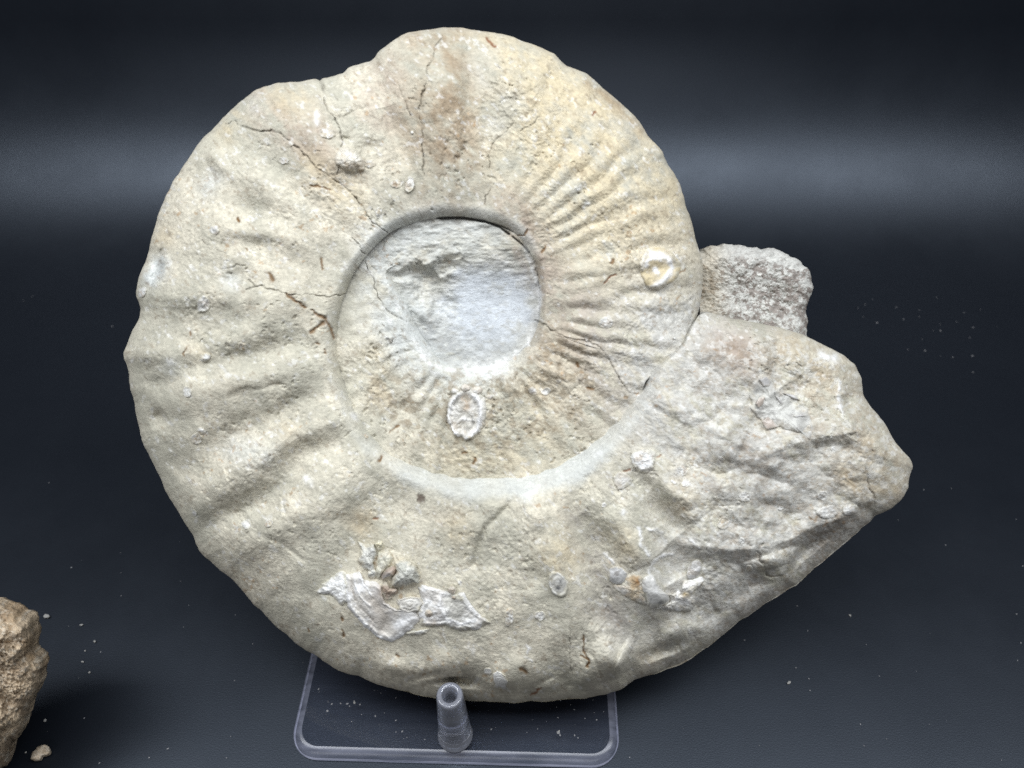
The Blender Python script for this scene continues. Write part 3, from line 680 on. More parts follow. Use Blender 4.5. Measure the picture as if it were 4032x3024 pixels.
def build_whorl(name, s0, s1, step, nt, tuck, seam_part):
    """Sweep the cross-section of the coil between the inner and the outer boundary."""
    sd = np.arange(s0, s1, 2.0)
    o = np.stack([np.interp(sd, SIG, OUTL[:, 0]), np.interp(sd, SIG, OUTL[:, 1])], 1)
    sel = [0]; acc = 0
    for k in range(1, len(sd)):
        acc += np.hypot(*(o[k] - o[k - 1]))
        if acc >= step: sel.append(k); acc = 0
    sd = sd[sel]; sd[0] = s0; sd = np.append(sd, s1)
    ns = len(sd)
    O = np.stack([np.interp(sd, SIG, OUTL[:, 0]), np.interp(sd, SIG, OUTL[:, 1])], 1)
    I = np.stack([pchip(sd, sig_st, ISRC[:, 0]), pchip(sd, sig_st, ISRC[:, 1])], 1)
    P = np.stack([pchip(sd, sig_st, PRM[:, j]) for j in range(4)], 1)
    W, hb, tw, he = [P[:, j][:, None] for j in range(4)]
    q = np.linspace(0, 1, nt)
    t = (0.80 * q + 0.20 * (1 - (1 - q) ** 3.0))[None, :]
    if seam_part:      # push the seam edge a little under the next whorl
        ext = np.where(sd < 4000, 1.0, 0.0)[:, None]
    dirv = O - I; ln = np.hypot(dirv[:, 0], dirv[:, 1])[:, None]
    if seam_part:
        under = tuck * (1 - sstep(SIG_NOTCH - 200, SIG_NOTCH + 350, sd))[:, None]
        O = O + dirv / ln * under
    u = I[:, 0:1] + (O - I)[:, 0:1] * t; v = I[:, 1:2] + (O - I)[:, 1:2] * t
    # cross-section
    tc = np.clip(tw + 0.22, 0, .5)
    x = np.clip((t - tc) / (1 - tc), 0, 1)
    pw = 3.0
    g = np.power(np.clip(1 - x ** pw, 0, 1), 0.62)
    flank = he + (W - he) * g
    wall = np.sin(np.clip(t / tw, 0, 1) * math.pi / 2) ** 0.85
    sh = hb + (W - hb) * (0.86 * wall + 0.14 * sstep(0, 1, np.clip(t / tc, 0, 1)))
    h = np.where(t < tc, sh, flank)
    rel = relief_at(u, v)
    # regular ribbing of the coil, finer on the older part
    mid = I * 0.45 + O * 0.55
    Lm = np.concatenate([[0], np.cumsum(np.hypot(*np.diff(mid, axis=0).T))])[:, None]
    ki = np.arange(len(sig_st)).astype(float)
    kk = np.interp(sd, sig_st, ki)[:, None]
    lam = np.interp(kk, (0, 8, 14, 16, 25, 29, 33, 45, 58), (60, 62, 66, 72, 84, 110, 150, 190, 200))
    amp = np.interp(kk, (0, 5, 8, 13, 15, 17, 24, 28, 33, 36, 45, 48, 66), (.0, .14, .36, .42, .50, .58, .42, .26, .40, .30, .30, .10, 0))
    phase = np.concatenate([[0], np.cumsum(np.diff(Lm[:, 0]) / lam[1:, 0])])[:, None]
    wob = 0.22 * vnoise(u / 150, v / 150, 61) + 0.10 * vnoise(u / 60, v / 60, 62)
    sw = 0.55 * (t - 0.3) * np.clip(amp * 4, 0, 1)
    win = sstep(0.08, 0.30, t) * (1 if seam_part else sstep(1.0, 0.90, t)) * np.clip(0.75 + 0.5 * vnoise(u / 170, v / 170, 63), 0.2, 1.2)
    rel = rel + 1.25 * amp * win * (0.72 * np.cos(2 * math.pi * (phase + wob - sw)) + 0.4 * (np.abs(np.sin(math.pi * (phase + wob - sw + .5))) * 2 - 1.2))
    edge = np.clip(sstep(0.0, 0.10, 1 - t), 0.50, 1) if not seam_part else np.ones_like(t)
    inside = sstep(0.6, 1.3, t / tw)
    free = sstep(SIG_NOTCH + 100, SIG_NOTCH + 700, sd)[:, None]
    edge = edge * free + (1 - free)
    h = h + rel * edge * np.clip(inside, 0.1, 1) * (0.35 + 0.65 * edge)
    rough = 0.30 + 0.70 * inside
    h = h + grain(u, v) * rough * (0.25 + 0.75 * edge) * (1.5 if seam_part else 1.12)
    # furrows of the venter along the free edge
    col = pigment(u, v)
    wl = (1 - sstep(0.6, 1.3, t / tw + 0.15 * fbm(u, v, 60, 3, seed=120))) * np.clip(0.14 + 0.15 * fbm(u, v, 90, 2, seed=130) + 0.35 * sstep(1650, 1850, v) + 0.55 * np.exp(-((u - 2260) / 380) ** 2 - ((v - 1810) / 200) ** 2) + 0.35 * np.exp(-((v - 870) / 110) ** 2), 0, 0.85)  # grey-white wall stone; stretches facing the light are whitened further in the colour
    wl = wl * (tw > 0.05)
    col = col * (1 - wl[..., None]) + LIN['wall'] * wl[..., None]
    ed = sstep(0.972, 0.995, t) * 0.35 * free
    col = col * (1 - ed[..., None]) + np.array((.40, .37, .31)) * ed[..., None]
    cracks_at(u, v, h, col)
    co = FOSSIL.at(u, v, h * 0.001).reshape(-1, 3)
    iu = (u / HMAP_S).astype(int).ravel(); iv = (v / HMAP_S).astype(int).ravel()
    np.maximum.at(HM, (np.clip(iv, 0, HM.shape[0] - 1), np.clip(iu, 0, HM.shape[1] - 1)), h.ravel())
    me = np_mesh(name, co - FB3, quads=grid_quads(ns, nt), colors=col.reshape(-1, 3))
    return link_mesh(name, me, M_STONE, fossil)

SIG_NOTCH = SIG[int(np.argmin(np.hypot(OUTL[:, 0] - 2529, OUTL[:, 1] - 1499)))]
SPLIT = sig_st[15]
build_whorl("inner_whorl", sig_st[0], SPLIT, 3.2, 170, 16, True)
build_whorl("outer_whorl", SPLIT, SIG[-1], 3.2, 250, 0, False)

# ---- radial patches (shells, plug, blocks)
def radial(name, pts, plane, hfun, colfun, nr, mat, parent, base, nth=None, center=None, jag=0.0, back=None, step=4.0, seed=0, hproj=True, sm=2):
    P = densify(list(pts) + [pts[0]], step)[:-1]
    for _ in range(sm):
        P = 0.5 * P + 0.25 * (np.roll(P, 1, 0) + np.roll(P, -1, 0))
    c = np.array(center) if center is not None else P.mean(0)
    if jag:
        d = P - c; L = np.hypot(d[:, 0], d[:, 1])[:, None]
        P = P + d / L * (jag * fbm(P[:, 0], P[:, 1], jag * 5, 3, seed=seed + 200))[:, None]
    nth = len(P)
    r = np.linspace(0.0, 1, nr + 1)[1:]
    u = c[0] + (P[:, 0:1] - c[0]) * r[None, :]; v = c[1] + (P[:, 1:2] - c[1]) * r[None, :]
    rr = np.broadcast_to(r[None, :], u.shape)
    th = np.broadcast_to(np.linspace(0, 2 * math.pi, nth, endpoint=False)[:, None], u.shape)
    h = hfun(u, v, rr, th); col = colfun(u, v, rr, th)
    co = plane.at(u, v, h * 0.001).reshape(-1, 3)
    cu, cv = np.array([[c[0]]]), np.array([[c[1]]])
    ch = hfun(cu, cv, np.array([[0.0]]), np.array([[0.0]]))
    cc = plane.at(cu, cv, ch * 0.001).reshape(-1, 3)
    allco = [co, cc]; cols = [col.reshape(-1, 3), colfun(cu, cv, np.array([[0.0]]), np.array([[0.0]])).reshape(-1, 3)]
    quads = [grid_quads(nth, nr, wrap=True)]
    ci = nth * nr
    i = np.arange(nth); tris = [np.stack([np.full(nth, ci), i * nr, ((i + 1) % nth) * nr][::1], 1)[:, [0, 2, 1]]]
    if back:   # closed, rounded reverse side: (depth mm, shrink)
        rim = co.reshape(nth, nr, 3)[:, -1]; cen = rim.mean(0)
        prev = np.arange(nth) * nr + nr - 1; off = ci + 1
        for depth, shrink in back:
            ring = cen + (rim - cen) * shrink - plane.n * (depth * 0.001)
            jj = fbm(P[:, 0] + depth * 9, P[:, 1], 40, 3, seed=77)[:, None] * 0.0012
            ring = ring + (ring - cen) * jj * 8
            allco.append(ring); cols.append(col.reshape(nth, nr, 3)[:, -1])
            cur = off + np.arange(nth)
            quads.append(np.stack([prev, cur, np.roll(cur, -1), np.roll(prev, -1)], 1)[:, ::-1])
            prev = cur; off += nth
        cpt = cen - plane.n * (back[-1][0] * 0.001)
        allco.append(cpt[None]); cols.append(col.reshape(-1, 3)[:1])
        tris.append(np.stack([np.full(nth, off), prev, np.roll(prev, -1)], 1))
    me = np_mesh(name, np.concatenate(allco) - np.array(base), quads=np.concatenate(quads), tris=np.concatenate(tris), colors=np.concatenate(cols))
    return link_mesh(name, me, mat, parent, loc=base)

# ---- worn centre of the umbilicus
PIT = D([(1075, 487), (1110, 502), (1135, 525), (1155, 555), (1168, 600), (1172, 650), (1168, 700), (1150, 735), (1125, 770), (1090, 795), (1040, 806), (990, 802),
         (945, 785), (915, 750), (890, 710), (865, 655), (830, 610), (815, 570), (835, 520), (880, 480), (940, 464), (1010, 462)])
def pit_h(u, v, r, th):
    dx = (u - 1890) / 330; dy = (v - 1215) / 260
    d = np.sqrt(dx * dx + dy * dy)
    h = 15.6 + 2.8 * sstep(0.40, 1.15, d) + 4.2 * sstep(1200, 960, v)
    ledge = C4([(380, 390), (460, 350), (560, 335), (680, 320), (790, 300)])
    u0, v0 = u, v
    u = u + 20 * vnoise(u / 55, v / 55, 71) + 9 * vnoise(u / 20, v / 20, 72); v = v + 20 * vnoise(u / 55, v / 55, 73) + 9 * vnoise(u / 20, v / 20, 74)
    h += 1.3 * np.exp(-(pl_dist(u, v, ledge) / 22) ** 2)
    h -= 1.5 * np.exp(-(pl_dist(u, v, C4([(390, 400), (500, 400), (640, 390), (760, 340)])) / 32) ** 2)
    h -= 1.0 * np.exp(-(pl_dist(u, v, C4([(620, 420), (700, 470), (720, 560)])) / 40) ** 2)
    h += 1.2 * np.exp(-(pl_dist(u, v, C4([(640, 330), (700, 380), (760, 420)])) / 14) ** 2)
    h += 2.0 * np.exp(-(pl_dist(u, v, C4([(480, 470), (510, 550), (600, 620)])) / 40) ** 2)
    h -= 1.6 * np.exp(-(pl_dist(u, v, C4([(600, 480), (680, 560), (720, 600)])) / 50) ** 2)
    u, v = u0, v0
    smo = 1 - 0.8 * sstep(1.2, 0.5, np.hypot((u - 1945) / 200, (v - 1220) / 190))
    h += (0.35 + 0.4 * smo) * fbm(u, v, 110, 4, seed=301, gain=.5) + smo * 0.25 * fbm(u, v, 16, 3, seed=302, ang=-20, stretch=2.5)
    col = np.zeros(u.shape + (3,)); 
    cracks_at(u, v, h, col)
    return h
def pit_c(u, v, r, th):
    n = fbm(u, v, 60, 4, seed=310); n2 = fbm(u, v, 14, 3, seed=311, ang=-20, stretch=1.6)
    col = pigment(u, v)
    w = np.clip(0.62 + 0.45 * n + 0.3 * n2, 0, 1)[..., None] * 0.75
    col = col * (1 - w) + LIN['wall'] * 0.97 * w
    d = np.hypot((u - 1925) / 215, (v - 1215) / 200) + 0.16 * n + 0.10 * n2
    p = (sstep(1.15, 0.45, d) * 0.9)[..., None]
    col = col * (1 - p) + LIN['pit'] * (1 + 0.05 * n2[..., None]) * p
    gb = (np.exp(-(pl_dist(u, v, C4([(640, 740), (760, 830), (920, 860), (1080, 810)])) / 62) ** 2) * np.clip(0.8 + 0.5 * n2, 0, 1))[..., None]
    col = col * (1 - gb) + np.array((.37, .38, .375)) * gb
    ye = sstep(0.35, 0.85, n2 + 0.5 * n)[..., None] * 0.3
    col = col * (1 - ye) + np.array((.36, .345, .30)) * ye
    h = np.zeros(u.shape)
    cracks_at(u, v, h, col)
    return col
radial("umbilicus", PIT, FOSSIL, pit_h, pit_c, 150, M_STONE, fossil, FBASE, step=3.5)

# height lookup of the finished skin
from collections import deque
def fill_hm():
    global HM
    for _ in range(4):
        bad = HM < -1e8
        if not bad.any(): break
        acc = np.zeros_like(HM); n = np.zeros_like(HM)
        for dy in (-1, 0, 1):
            for dx in (-1, 0, 1):
                s = np.roll(np.roll(HM, dy, 0), dx, 1); ok = s > -1e8
                acc += np.where(ok, s, 0); n += ok
        HM = np.where(bad & (n > 0), acc / np.maximum(n, 1), HM)
    HM[HM < -1e8] = 0
fill_hm()
HMS = HM.copy()
for _ in range(3):
    HMS = (HMS + np.roll(HMS, 1, 0) + np.roll(HMS, -1, 0) + np.roll(HMS, 1, 1) + np.roll(HMS, -1, 1)) / 5
def skin(u, v):
    x = np.clip(u / HMAP_S - 0.5, 0, HM.shape[1] - 2); y = np.clip(v / HMAP_S - 0.5, 0, HM.shape[0] - 2)
    xi = x.astype(int); yi = y.astype(int); fx = x - xi; fy = y - yi
    return (HMS[yi, xi] * (1 - fx) + HMS[yi, xi + 1] * fx) * (1 - fy) + (HMS[yi + 1, xi] * (1 - fx) + HMS[yi + 1, xi + 1] * fx) * fy

# ---- reverse side of the ammonite
def build_reverse():
    k0 = int(np.argmin(np.abs(SIG - SIG[int(np.argmin(np.hypot(OUTL[:, 0] - 2756, OUTL[:, 1] - 1206)))])))
    ring = OUTL[k0:][::2]
    rim = FOSSIL.at(ring[:, 0], ring[:, 1], 0.0)
    cen = FOSSIL.at(np.array(1900.0), np.array(1400.0), 0.0)
    n = len(ring); co = []; quads = []
    prof = [(0.0, 1.0)] + [(26 * math.sin(a), 1 - 0.17 * (1 - math.cos(a))) for a in np.linspace(0.15, math.pi / 2, 9)] + [(28, .70), (25, .45), (21, .25), (15, .12)]
    for d, s in prof:
        p = cen + (rim - cen) * s - FOSSIL.n * (d * 0.001)
        p = p + FOSSIL.n * (fbm(ring[:, 0] * s, ring[:, 1] * s + d * 20, 160, 4, seed=400) * 0.0012 * min(1, d / 6))[:, None]
        co.append(p)
    co = np.concatenate(co); m = len(prof)
    for a in range(m - 1):
        i = np.arange(n); j = (i + 1) % n
        quads.append(np.stack([a * n + i, a * n + j, (a + 1) * n + j, (a + 1) * n + i], 1))
    co = np.concatenate([co, (cen - FOSSIL.n * 0.014)[None]])
    i = np.arange(n); tris = np.stack([np.full(n, len(co) - 1), (m - 1) * n + i, (m - 1) * n + (i + 1) % n], 1)[:, [0, 1, 2]]
    uu = np.tile(ring[:, 0], m); vv = np.tile(ring[:, 1], m)
    col = np.concatenate([pigment(uu, vv), LIN['cream'][None]])
    me = np_mesh("reverse_side", co - FB3, quads=np.concatenate(quads), tris=tris, colors=col)
    print("fossil lowest z", co[:, 2].min())
    return link_mesh("reverse_side", me, M_STONE, fossil)
build_reverse()

# ---- block of rock left behind the coil
BLK = D([(1470, 560), (1510, 544), (1540, 529), (1575, 527), (1610, 533), (1650, 536), (1672, 533), (1700, 547), (1718, 560), (1745, 576), (1757, 615),
         (1752, 640), (1742, 660), (1744, 690), (1741, 740), (1660, 760), (1560, 740), (1480, 700)])
def blk_h(u, v, r, th):
    e = 1 - r
    h = -17 + 10.0 * np.sqrt(np.clip(1 - (1 - np.clip(e * 3.2, 0, 1)) ** 2, 0, 1))
    h += 3.0 * (v < 1085) * 0 - 3.5 * sstep(1010, 1180, v) * sstep(1.0, .7, r) * 0.5
    h += 1.1 * fbm(u, v, 90, 5, seed=410, gain=.6) + 0.35 * np.abs(fbm(u, v, 20, 3, seed=411))
    return h
def blk_c(u, v, r, th):
    n = fbm(u, v, 17, 4, seed=420, gain=.75); n1 = fbm(u, v, 80, 3, seed=421)
    body = sstep(1000, 1060, v + 20 * n1)  # leaves the top paler: light on the block's top put into the colour
    col = np.zeros(u.shape + (3,)) + np.array((.50, .495, .465))
    d = sstep(-0.15, 0.55, n + 0.35 * n1) * (0.22 + 0.58 * body)
    col = col * (1 - d[..., None]) + np.array((.20, .165, .145)) * d[..., None]
    y = np.exp(-((u - 2790) / 60) ** 2)[..., None] * 0.5
    return col * (1 - y) + LIN['tan'] * y
o = radial("matrix_block", BLK, FOSSIL, blk_h, blk_c, 80, M_BLOCK, fossil, FBASE, step=3.5, jag=6, center=(2960, 1150), back=[(6, .99), (16, .96), (26, .86), (30, .6), (31, .3)], seed=4)
o["label"] = "grey speckled rock block behind the coil"

# ---- encrusting shells
def mixc(a, b, t): return a * (1 - t[..., None]) + b * t[..., None]
A = np.array
def shell(pts, dome=1.2, c1=(.78, .78, .77), c2=(.62, .61, .58), rings=0.0, nring=5, rim=0.0, rough=0.2, edge=0.35, mat=None, jag=3.0, seed=0,
          nr=22, name="encrusting_shell", center=None, spots=0.0, wl=26, spotc=(.30, .22, .14), grad=None, ringc=0.0, strokes=(), fade=0.35):
    c1 = A(c1); c2 = A(c2)
    def hf(u, v, r, th):
        p = np.clip(1 - r ** 4, 0, 1) ** 0.6
        h = skin(u, v) + 0.6 * edge * np.clip((1 - r) * 14, 0, 1) + dome * p * (1 - 0.35 * r)
        h += rim * np.exp(-((r - 0.84) / 0.11) ** 2)
        if rings: h += 0.55 * rings * np.sin(r * nring * 2 * math.pi + 2.6 * fbm(u, v, wl * 2.5, 3, seed=seed)) * (0.6 + 0.4 * vnoise(u / 40, v / 40, seed))
        h += rough * fbm(u, v, wl, 4, seed=seed + 5, gain=.6) * np.clip((1 - r) * 8, 0, 1)
        for w, rel, c, sp_ in strokes:
            h += rel * np.exp(-(pl_dist(u + 3 * vnoise(u / 12, v / 12, 3), v + 3 * vnoise(u / 12, v / 12, 4), sp_) / w) ** 2)
        return h - 0.5 * (r > 0.999)
    def cf(u, v, r, th):
        n = fbm(u, v, wl, 4, seed=seed + 9, gain=.65)
        col = mixc(c1, c2, np.clip(0.45 + 0.75 * n, 0, 1))
        if ringc:
            k = np.clip(np.sin(r * nring * 2 * math.pi + 2.6 * fbm(u, v, wl * 2.5, 3, seed=seed)) * ringc * 0.7, 0, 1)
            col = mixc(col, A((.84, .84, .83)), k)
        if spots: col = mixc(col, A(spotc), np.clip(sstep(0.25, .8, fbm(u, v, wl * 1.3, 4, seed=seed + 15, gain=.7)) * spots, 0, 1))
        if grad:
            for (gx, gy), gr, gc, gs in grad:
                col = mixc(col, A(gc), np.clip(np.exp(-(((u - gx) ** 2 + (v - gy) ** 2) / gr ** 2)) * gs * (1 + 0.5 * n), 0, 1))
        for w, rel, c, sp_ in strokes:
            q = np.exp(-(pl_dist(u + 3 * vnoise(u / 12, v / 12, 3), v + 3 * vnoise(u / 12, v / 12, 4), sp_) / w) ** 2) * (0.95 + 0.5 * n)
            col = mixc(col, A(c), np.clip(q, 0, 1))
        if fade:
            k = np.clip(sstep(1 - fade, 1.0, r + 0.22 * n), 0, 1) * 0.85
            col = mixc(col, pigment(u, v), k)
        return col
    return radial(name, pts, FOSSIL, hf, cf, nr, mat or M_SHELL, fossil, FBASE, step=3.0, jag=jag, seed=seed, center=center, sm=1)

def ell(cx, cy, rx, ry, deg=0, n=26):
    out = []
    for i in range(n):
        a = 2 * math.pi * i / n
        x, y = rx * math.cos(a), ry * math.sin(a)
        c, s = math.cos(math.radians(deg)), math.sin(math.radians(deg))
        out.append((cx + x * c - y * s, cy + x * s + y * c))
    return out

WHT = (.80, .80, .80); WH = (.66, .655, .63); GY = (.54, .535, .505); TN = (.47, .41, .31); GYL = (.60, .595, .57)
DISCS = [  # cx, cy, rx, ry, rot, dome, c1, c2, rim, spots
    (844, 904, 21, 19, 0, .8, WH, GY, 0, .3), (801, 1196, 28, 37, 12, .5, WH, GYL, .3, .25), (812, 1408, 25, 17, -30, 1.6, WH, GY, 0, .4),
    (738, 1544, 20, 25, 10, .4, GYL, WH, .4, 0), (955, 1365, 18, 18, 0, .4, TN, WH, .2, .6), (774, 1728, 25, 24, 0, .4, GYL, TN, .4, .2), (792, 1694, 20, 15, 20, .3, TN, WH, .2, .3),
    (968, 2065, 24, 21, 20, .5, GYL, WH, .25, 0), (1057, 2060, 17, 17, 0, .5, WH, TN, .4, .6), (767, 2020, 10, 15, -25, .4, GYL, WH, .1, 0),
    (2005, 2433, 20, 40, 14, .6, WH, GY, .4, .5), (2127, 2426, 22, 20, 0, .6, GYL, WH, .5, .15), (1813, 2293, 13, 12, 0, .4, GYL, WH, .3, 0),
    (2936, 1956, 27, 25, 0, .5, GYL, WH, .3, .2), (2923, 2127, 14, 13, 0, .9, WH, WH, 0, 0), (2378, 1987, 12, 11, 0, .6, WH, GY, 0, .2), (2701, 1904, 22, 13, -15, .6, WH, GY, 0, .3),
    (2652, 1897, 16, 8, 25, .5, WH, GY, 0, .2), (2680, 1855, 30, 22, 10, .25, GYL, WH, 0, .4), (3258, 2017, 46, 28, -8, 1.8, WH, WH, 0, .15), (3348, 2008, 36, 24, -10, 1.5, WH, GYL, 0, .25),
    (3240, 1952, 24, 22, 0, .4, GYL, WH, .2, .2), (1922, 2642, 18, 15, 30, .5, GYL, WH, .2, .2), (1287, 523, 38, 25, 10, .7, WH, TN, .2, .5), (1146, 564, 13, 12, 0, .6, TN, GYL, .2, .3),
    (1563, 723, 30, 18, -10, .6, WH, TN, .2, .7), (1117, 632, 24, 14, 10, .6, WH, TN, .2, .5), (1622, 520, 7, 8, 0, .6, WH, WH, 0, 0), (1490, 832, 16, 18, 20, .7, WH, TN, .2, .4),
    (2657, 1333, 8, 8, 0, 1.2, WH, WH, 0, 0), (2386, 1270, 34, 25, 5, .3, GYL, WH, 0, .3), (1455, 645, 26, 20, 0, .8, GY, TN, 0, .5), (2098, 1540, 20, 18, 10, .4, GYL, WH, 0, .3),
    (2150, 1542, 20, 16, -20, .5, GYL, WH, .3, .2), (3076, 2002, 10, 9, 0, .5, WH, WH, 0, .1), (1925, 1560, 16, 10, 0, .4, GYL, TN, .2, .3), (2848, 2060, 26, 28, 10, .5, GY, TN, .4, .4),
    (560, 1150, 18, 26, 20, .8, GYL, WH, 0, .3), (2950, 2240, 18, 16, 0, .6, GYL, TN, 0, .4), (3280, 1765, 10, 10, 0, .5, WH, WH, 0, 0), (2837, 1810, 14, 12, 0, .5, WH, GYL, 0, .2),
    (2730, 1830, 24, 10, 30, .4, WH, TN, 0, .4), (1440, 1715, 15, 10, 40, .3, TN, GYL, .1, .3)]
for i, (cx, cy, rx, ry, ro, dm, c1, c2, rm, sp) in enumerate(DISCS):
    shell(ell(cx, cy, rx, ry, ro), dome=dm * 0.65, c1=c1, c2=c2, rim=rm * 0.45, spots=sp + 0.15, seed=500 + i * 7, jag=3.2, nr=10, wl=12, rough=0.28, edge=0.10, fade=0.6)

# oval ringed shell and the lens-shaped limpets
shell(ell(*L3([(1985, 1110)])[0], 38, 57, -24), dome=1.0, c1=(.60, .59, .55), c2=(.50, .485, .44), rings=.16, nring=4, rim=.4, seed=900, jag=1.0, ringc=.35,
      grad=[(L3([(2010, 1085)])[0], 13, (.16, .16, .16), .9), (L3([(1985, 1140)])[0], 9, (.18, .18, .18), .8)], name="limpet_shell")
shell(ell(*L4([(730, 1140)])[0], 41, 36, 35), dome=1.1, c1=(.36, .36, .355), c2=(.56, .56, .56), spots=.6, spotc=(.18, .165, .15), fade=.12, seed=910, jag=1.0, mat=M_NACRE, name="limpet_shell", wl=20)
shell(ell(*OS([(1590, 800)])[0], 27, 44, 28), dome=1.8, c1=(.47, .46, .44), c2=(.62, .61, .60), spots=.5, spotc=(.25, .2, .14), fade=.15, seed=915, jag=1.2, mat=M_NACRE, name="limpet_shell", wl=18)
# white rough oyster above the lower right ribs
shell(L4([(840, 110), (870, 60), (930, 50), (1000, 30), (1060, 60), (1065, 140), (1040, 210), (990, 250), (930, 245), (870, 200), (845, 160)]), dome=2.4, c1=WH, c2=(.80, .80, .79),
      spots=.55, spotc=(.34, .27, .20), rings=.2, nring=3, seed=920, rough=.45, jag=4, name="oyster_shell")
shell(L4([(690, 280), (740, 230), (810, 240), (870, 310), (850, 345), (790, 380), (740, 400), (700, 350)]), dome=1.0, c1=(.52, .48, .41), c2=(.60, .585, .55), rings=.2, nring=3, seed=925, name="oyster_shell")
# crescent shell on the right flank
cc_ = K5([(1390, 860)])[0]
def cres(u, v, r, th):
    return r
shell(K5([(1250, 700), (1320, 650), (1420, 640), (1540, 700), (1620, 800), (1600, 900), (1540, 980), (1400, 1055), (1300, 1020), (1250, 940), (1225, 820)]), dome=1.0,
      c1=(.54, .46, .30), c2=(.50, .43, .30), rings=.1, nring=3, rim=.25, seed=930, name="oyster_shell", wl=22, fade=.3,
      strokes=[(13, .6, WHT, K5([(1232, 830), (1250, 760), (1290, 700), (1370, 705), (1450, 722), (1515, 775)])), (9, .5, WHT, K5([(1515, 775), (1528, 850), (1490, 930)])),
               (11, .6, WHT, K5([(1500, 900), (1430, 985), (1345, 1025)])), (6, .4, WHT, K5([(1290, 790), (1345, 745), (1430, 765)])), (10, .3, WHT, K5([(1375, 860), (1405, 890)])), (6, .3, WHT, K5([(1255, 850), (1300, 810)]))])
# domed pale growth on the upper left flank and the white one beside it
shell(C1([(1560, 1040), (1590, 990), (1650, 985), (1720, 1020), (1770, 1080), (1765, 1140), (1700, 1160), (1620, 1135), (1565, 1100)]), dome=2.4, c1=(.57, .53, .45), c2=(.66, .64, .59), spots=.4, spotc=(.36, .27, .17), seed=935, rough=.45, name="oyster_shell")
shell(ell(1612, 727, 22, 35, 12), dome=1.1, c1=WH, c2=(.6, .55, .45), rim=.4, spots=.4, seed=940, name="oyster_shell", rings=.2, nring=3)
shell(C8([(1270, 230), (1300, 215), (1340, 230), (1365, 280), (1350, 325), (1300, 315), (1275, 275)]), dome=1.4, c1=WH, c2=GYL, rings=.3, nring=3, rim=.3, seed=945, name="oyster_shell", ringc=.4)
# U-rimmed oyster on the inner whorl
shell(C4([(735, 1150), (760, 1080), (830, 1045), (900, 1050), (950, 1100), (965, 1180), (955, 1260), (900, 1330), (840, 1345), (775, 1310), (738, 1240)]), dome=.6, c1=(.53, .51, .46), c2=(.60, .585, .55),
      rim=.4, rough=.5, seed=950, name="oyster_shell", spots=.4, spotc=(.36, .29, .21), fade=.12,
      strokes=[(9, 1.6, WHT, C4([(800, 1085), (758, 1135), (742, 1205), (752, 1270), (790, 1322)])), (10, 1.8, WHT, C4([(890, 1095), (925, 1140), (925, 1215), (905, 1285), (860, 1335)])), (7, .8, WHT, C4([(765, 1288), (800, 1320)])),
               (6, .8, (.68, .67, .65), C4([(800, 1240), (830, 1225), (880, 1235)])), (6, .8, WHT, C4([(830, 1337), (870, 1342)])), (14, -.6, (.44, .35, .26), C4([(835, 1110), (845, 1160)])), (4, -.5, (.13, .13, .13), C4([(876, 1225), (884, 1255)]))])
for k, (p, r) in enumerate([((780, 1070), 18), ((840, 1050), 20), ((905, 1065), 24)]):
    q = C4([p])[0]
    shell(ell(q[0], q[1], r, r * .8), dome=2.0, c1=(.58, .53, .46), c2=(.66, .645, .61), seed=960 + k, nr=10, wl=16, jag=2)
# shell fragment on the aperture lump
shell(C5([(930, 1060), (1005, 970), (1080, 985), (1115, 1060), (1165, 1098), (1250, 1125), (1320, 1190), (1352, 1260), (1372, 1330), (1345, 1420), (1300, 1375), (1235, 1362), (1150, 1335), (1050, 1350), (1005, 1280), (945, 1200)]),
      dome=1.0, c1=(.46, .455, .43), c2=(.55, .545, .51), rough=.7, seed=970, jag=5, center=C5([(1130, 1220)])[0], name="shell_fragment", spots=.35, spotc=(.27, .25, .235), wl=40)
for k, pts in enumerate([[(975, 1175), (1000, 1130), (1045, 1125), (1030, 1180), (1000, 1205)], [(1015, 1290), (1060, 1255), (1115, 1300), (1130, 1330), (1050, 1350)], [(1000, 1010), (1050, 990), (1085, 1020), (1075, 1060), (1030, 1060)],
                         [(1160, 1100), (1230, 1110), (1280, 1150), (1250, 1145), (1190, 1120)], [(1225, 1255), (1290, 1240), (1320, 1255), (1250, 1270)], [(1110, 1120), (1130, 1120), (1170, 1180), (1150, 1180)]]):
    shell(C5(pts), dome=.7, c1=(.36, .31, .27) if k < 2 else (.40, .39, .38), c2=(.46, .40, .35) if k < 2 else (.52, .51, .50), seed=980 + k, mat=M_NACRE, rough=.06, jag=1.2, nr=8, name="shell_flake", edge=1.6)

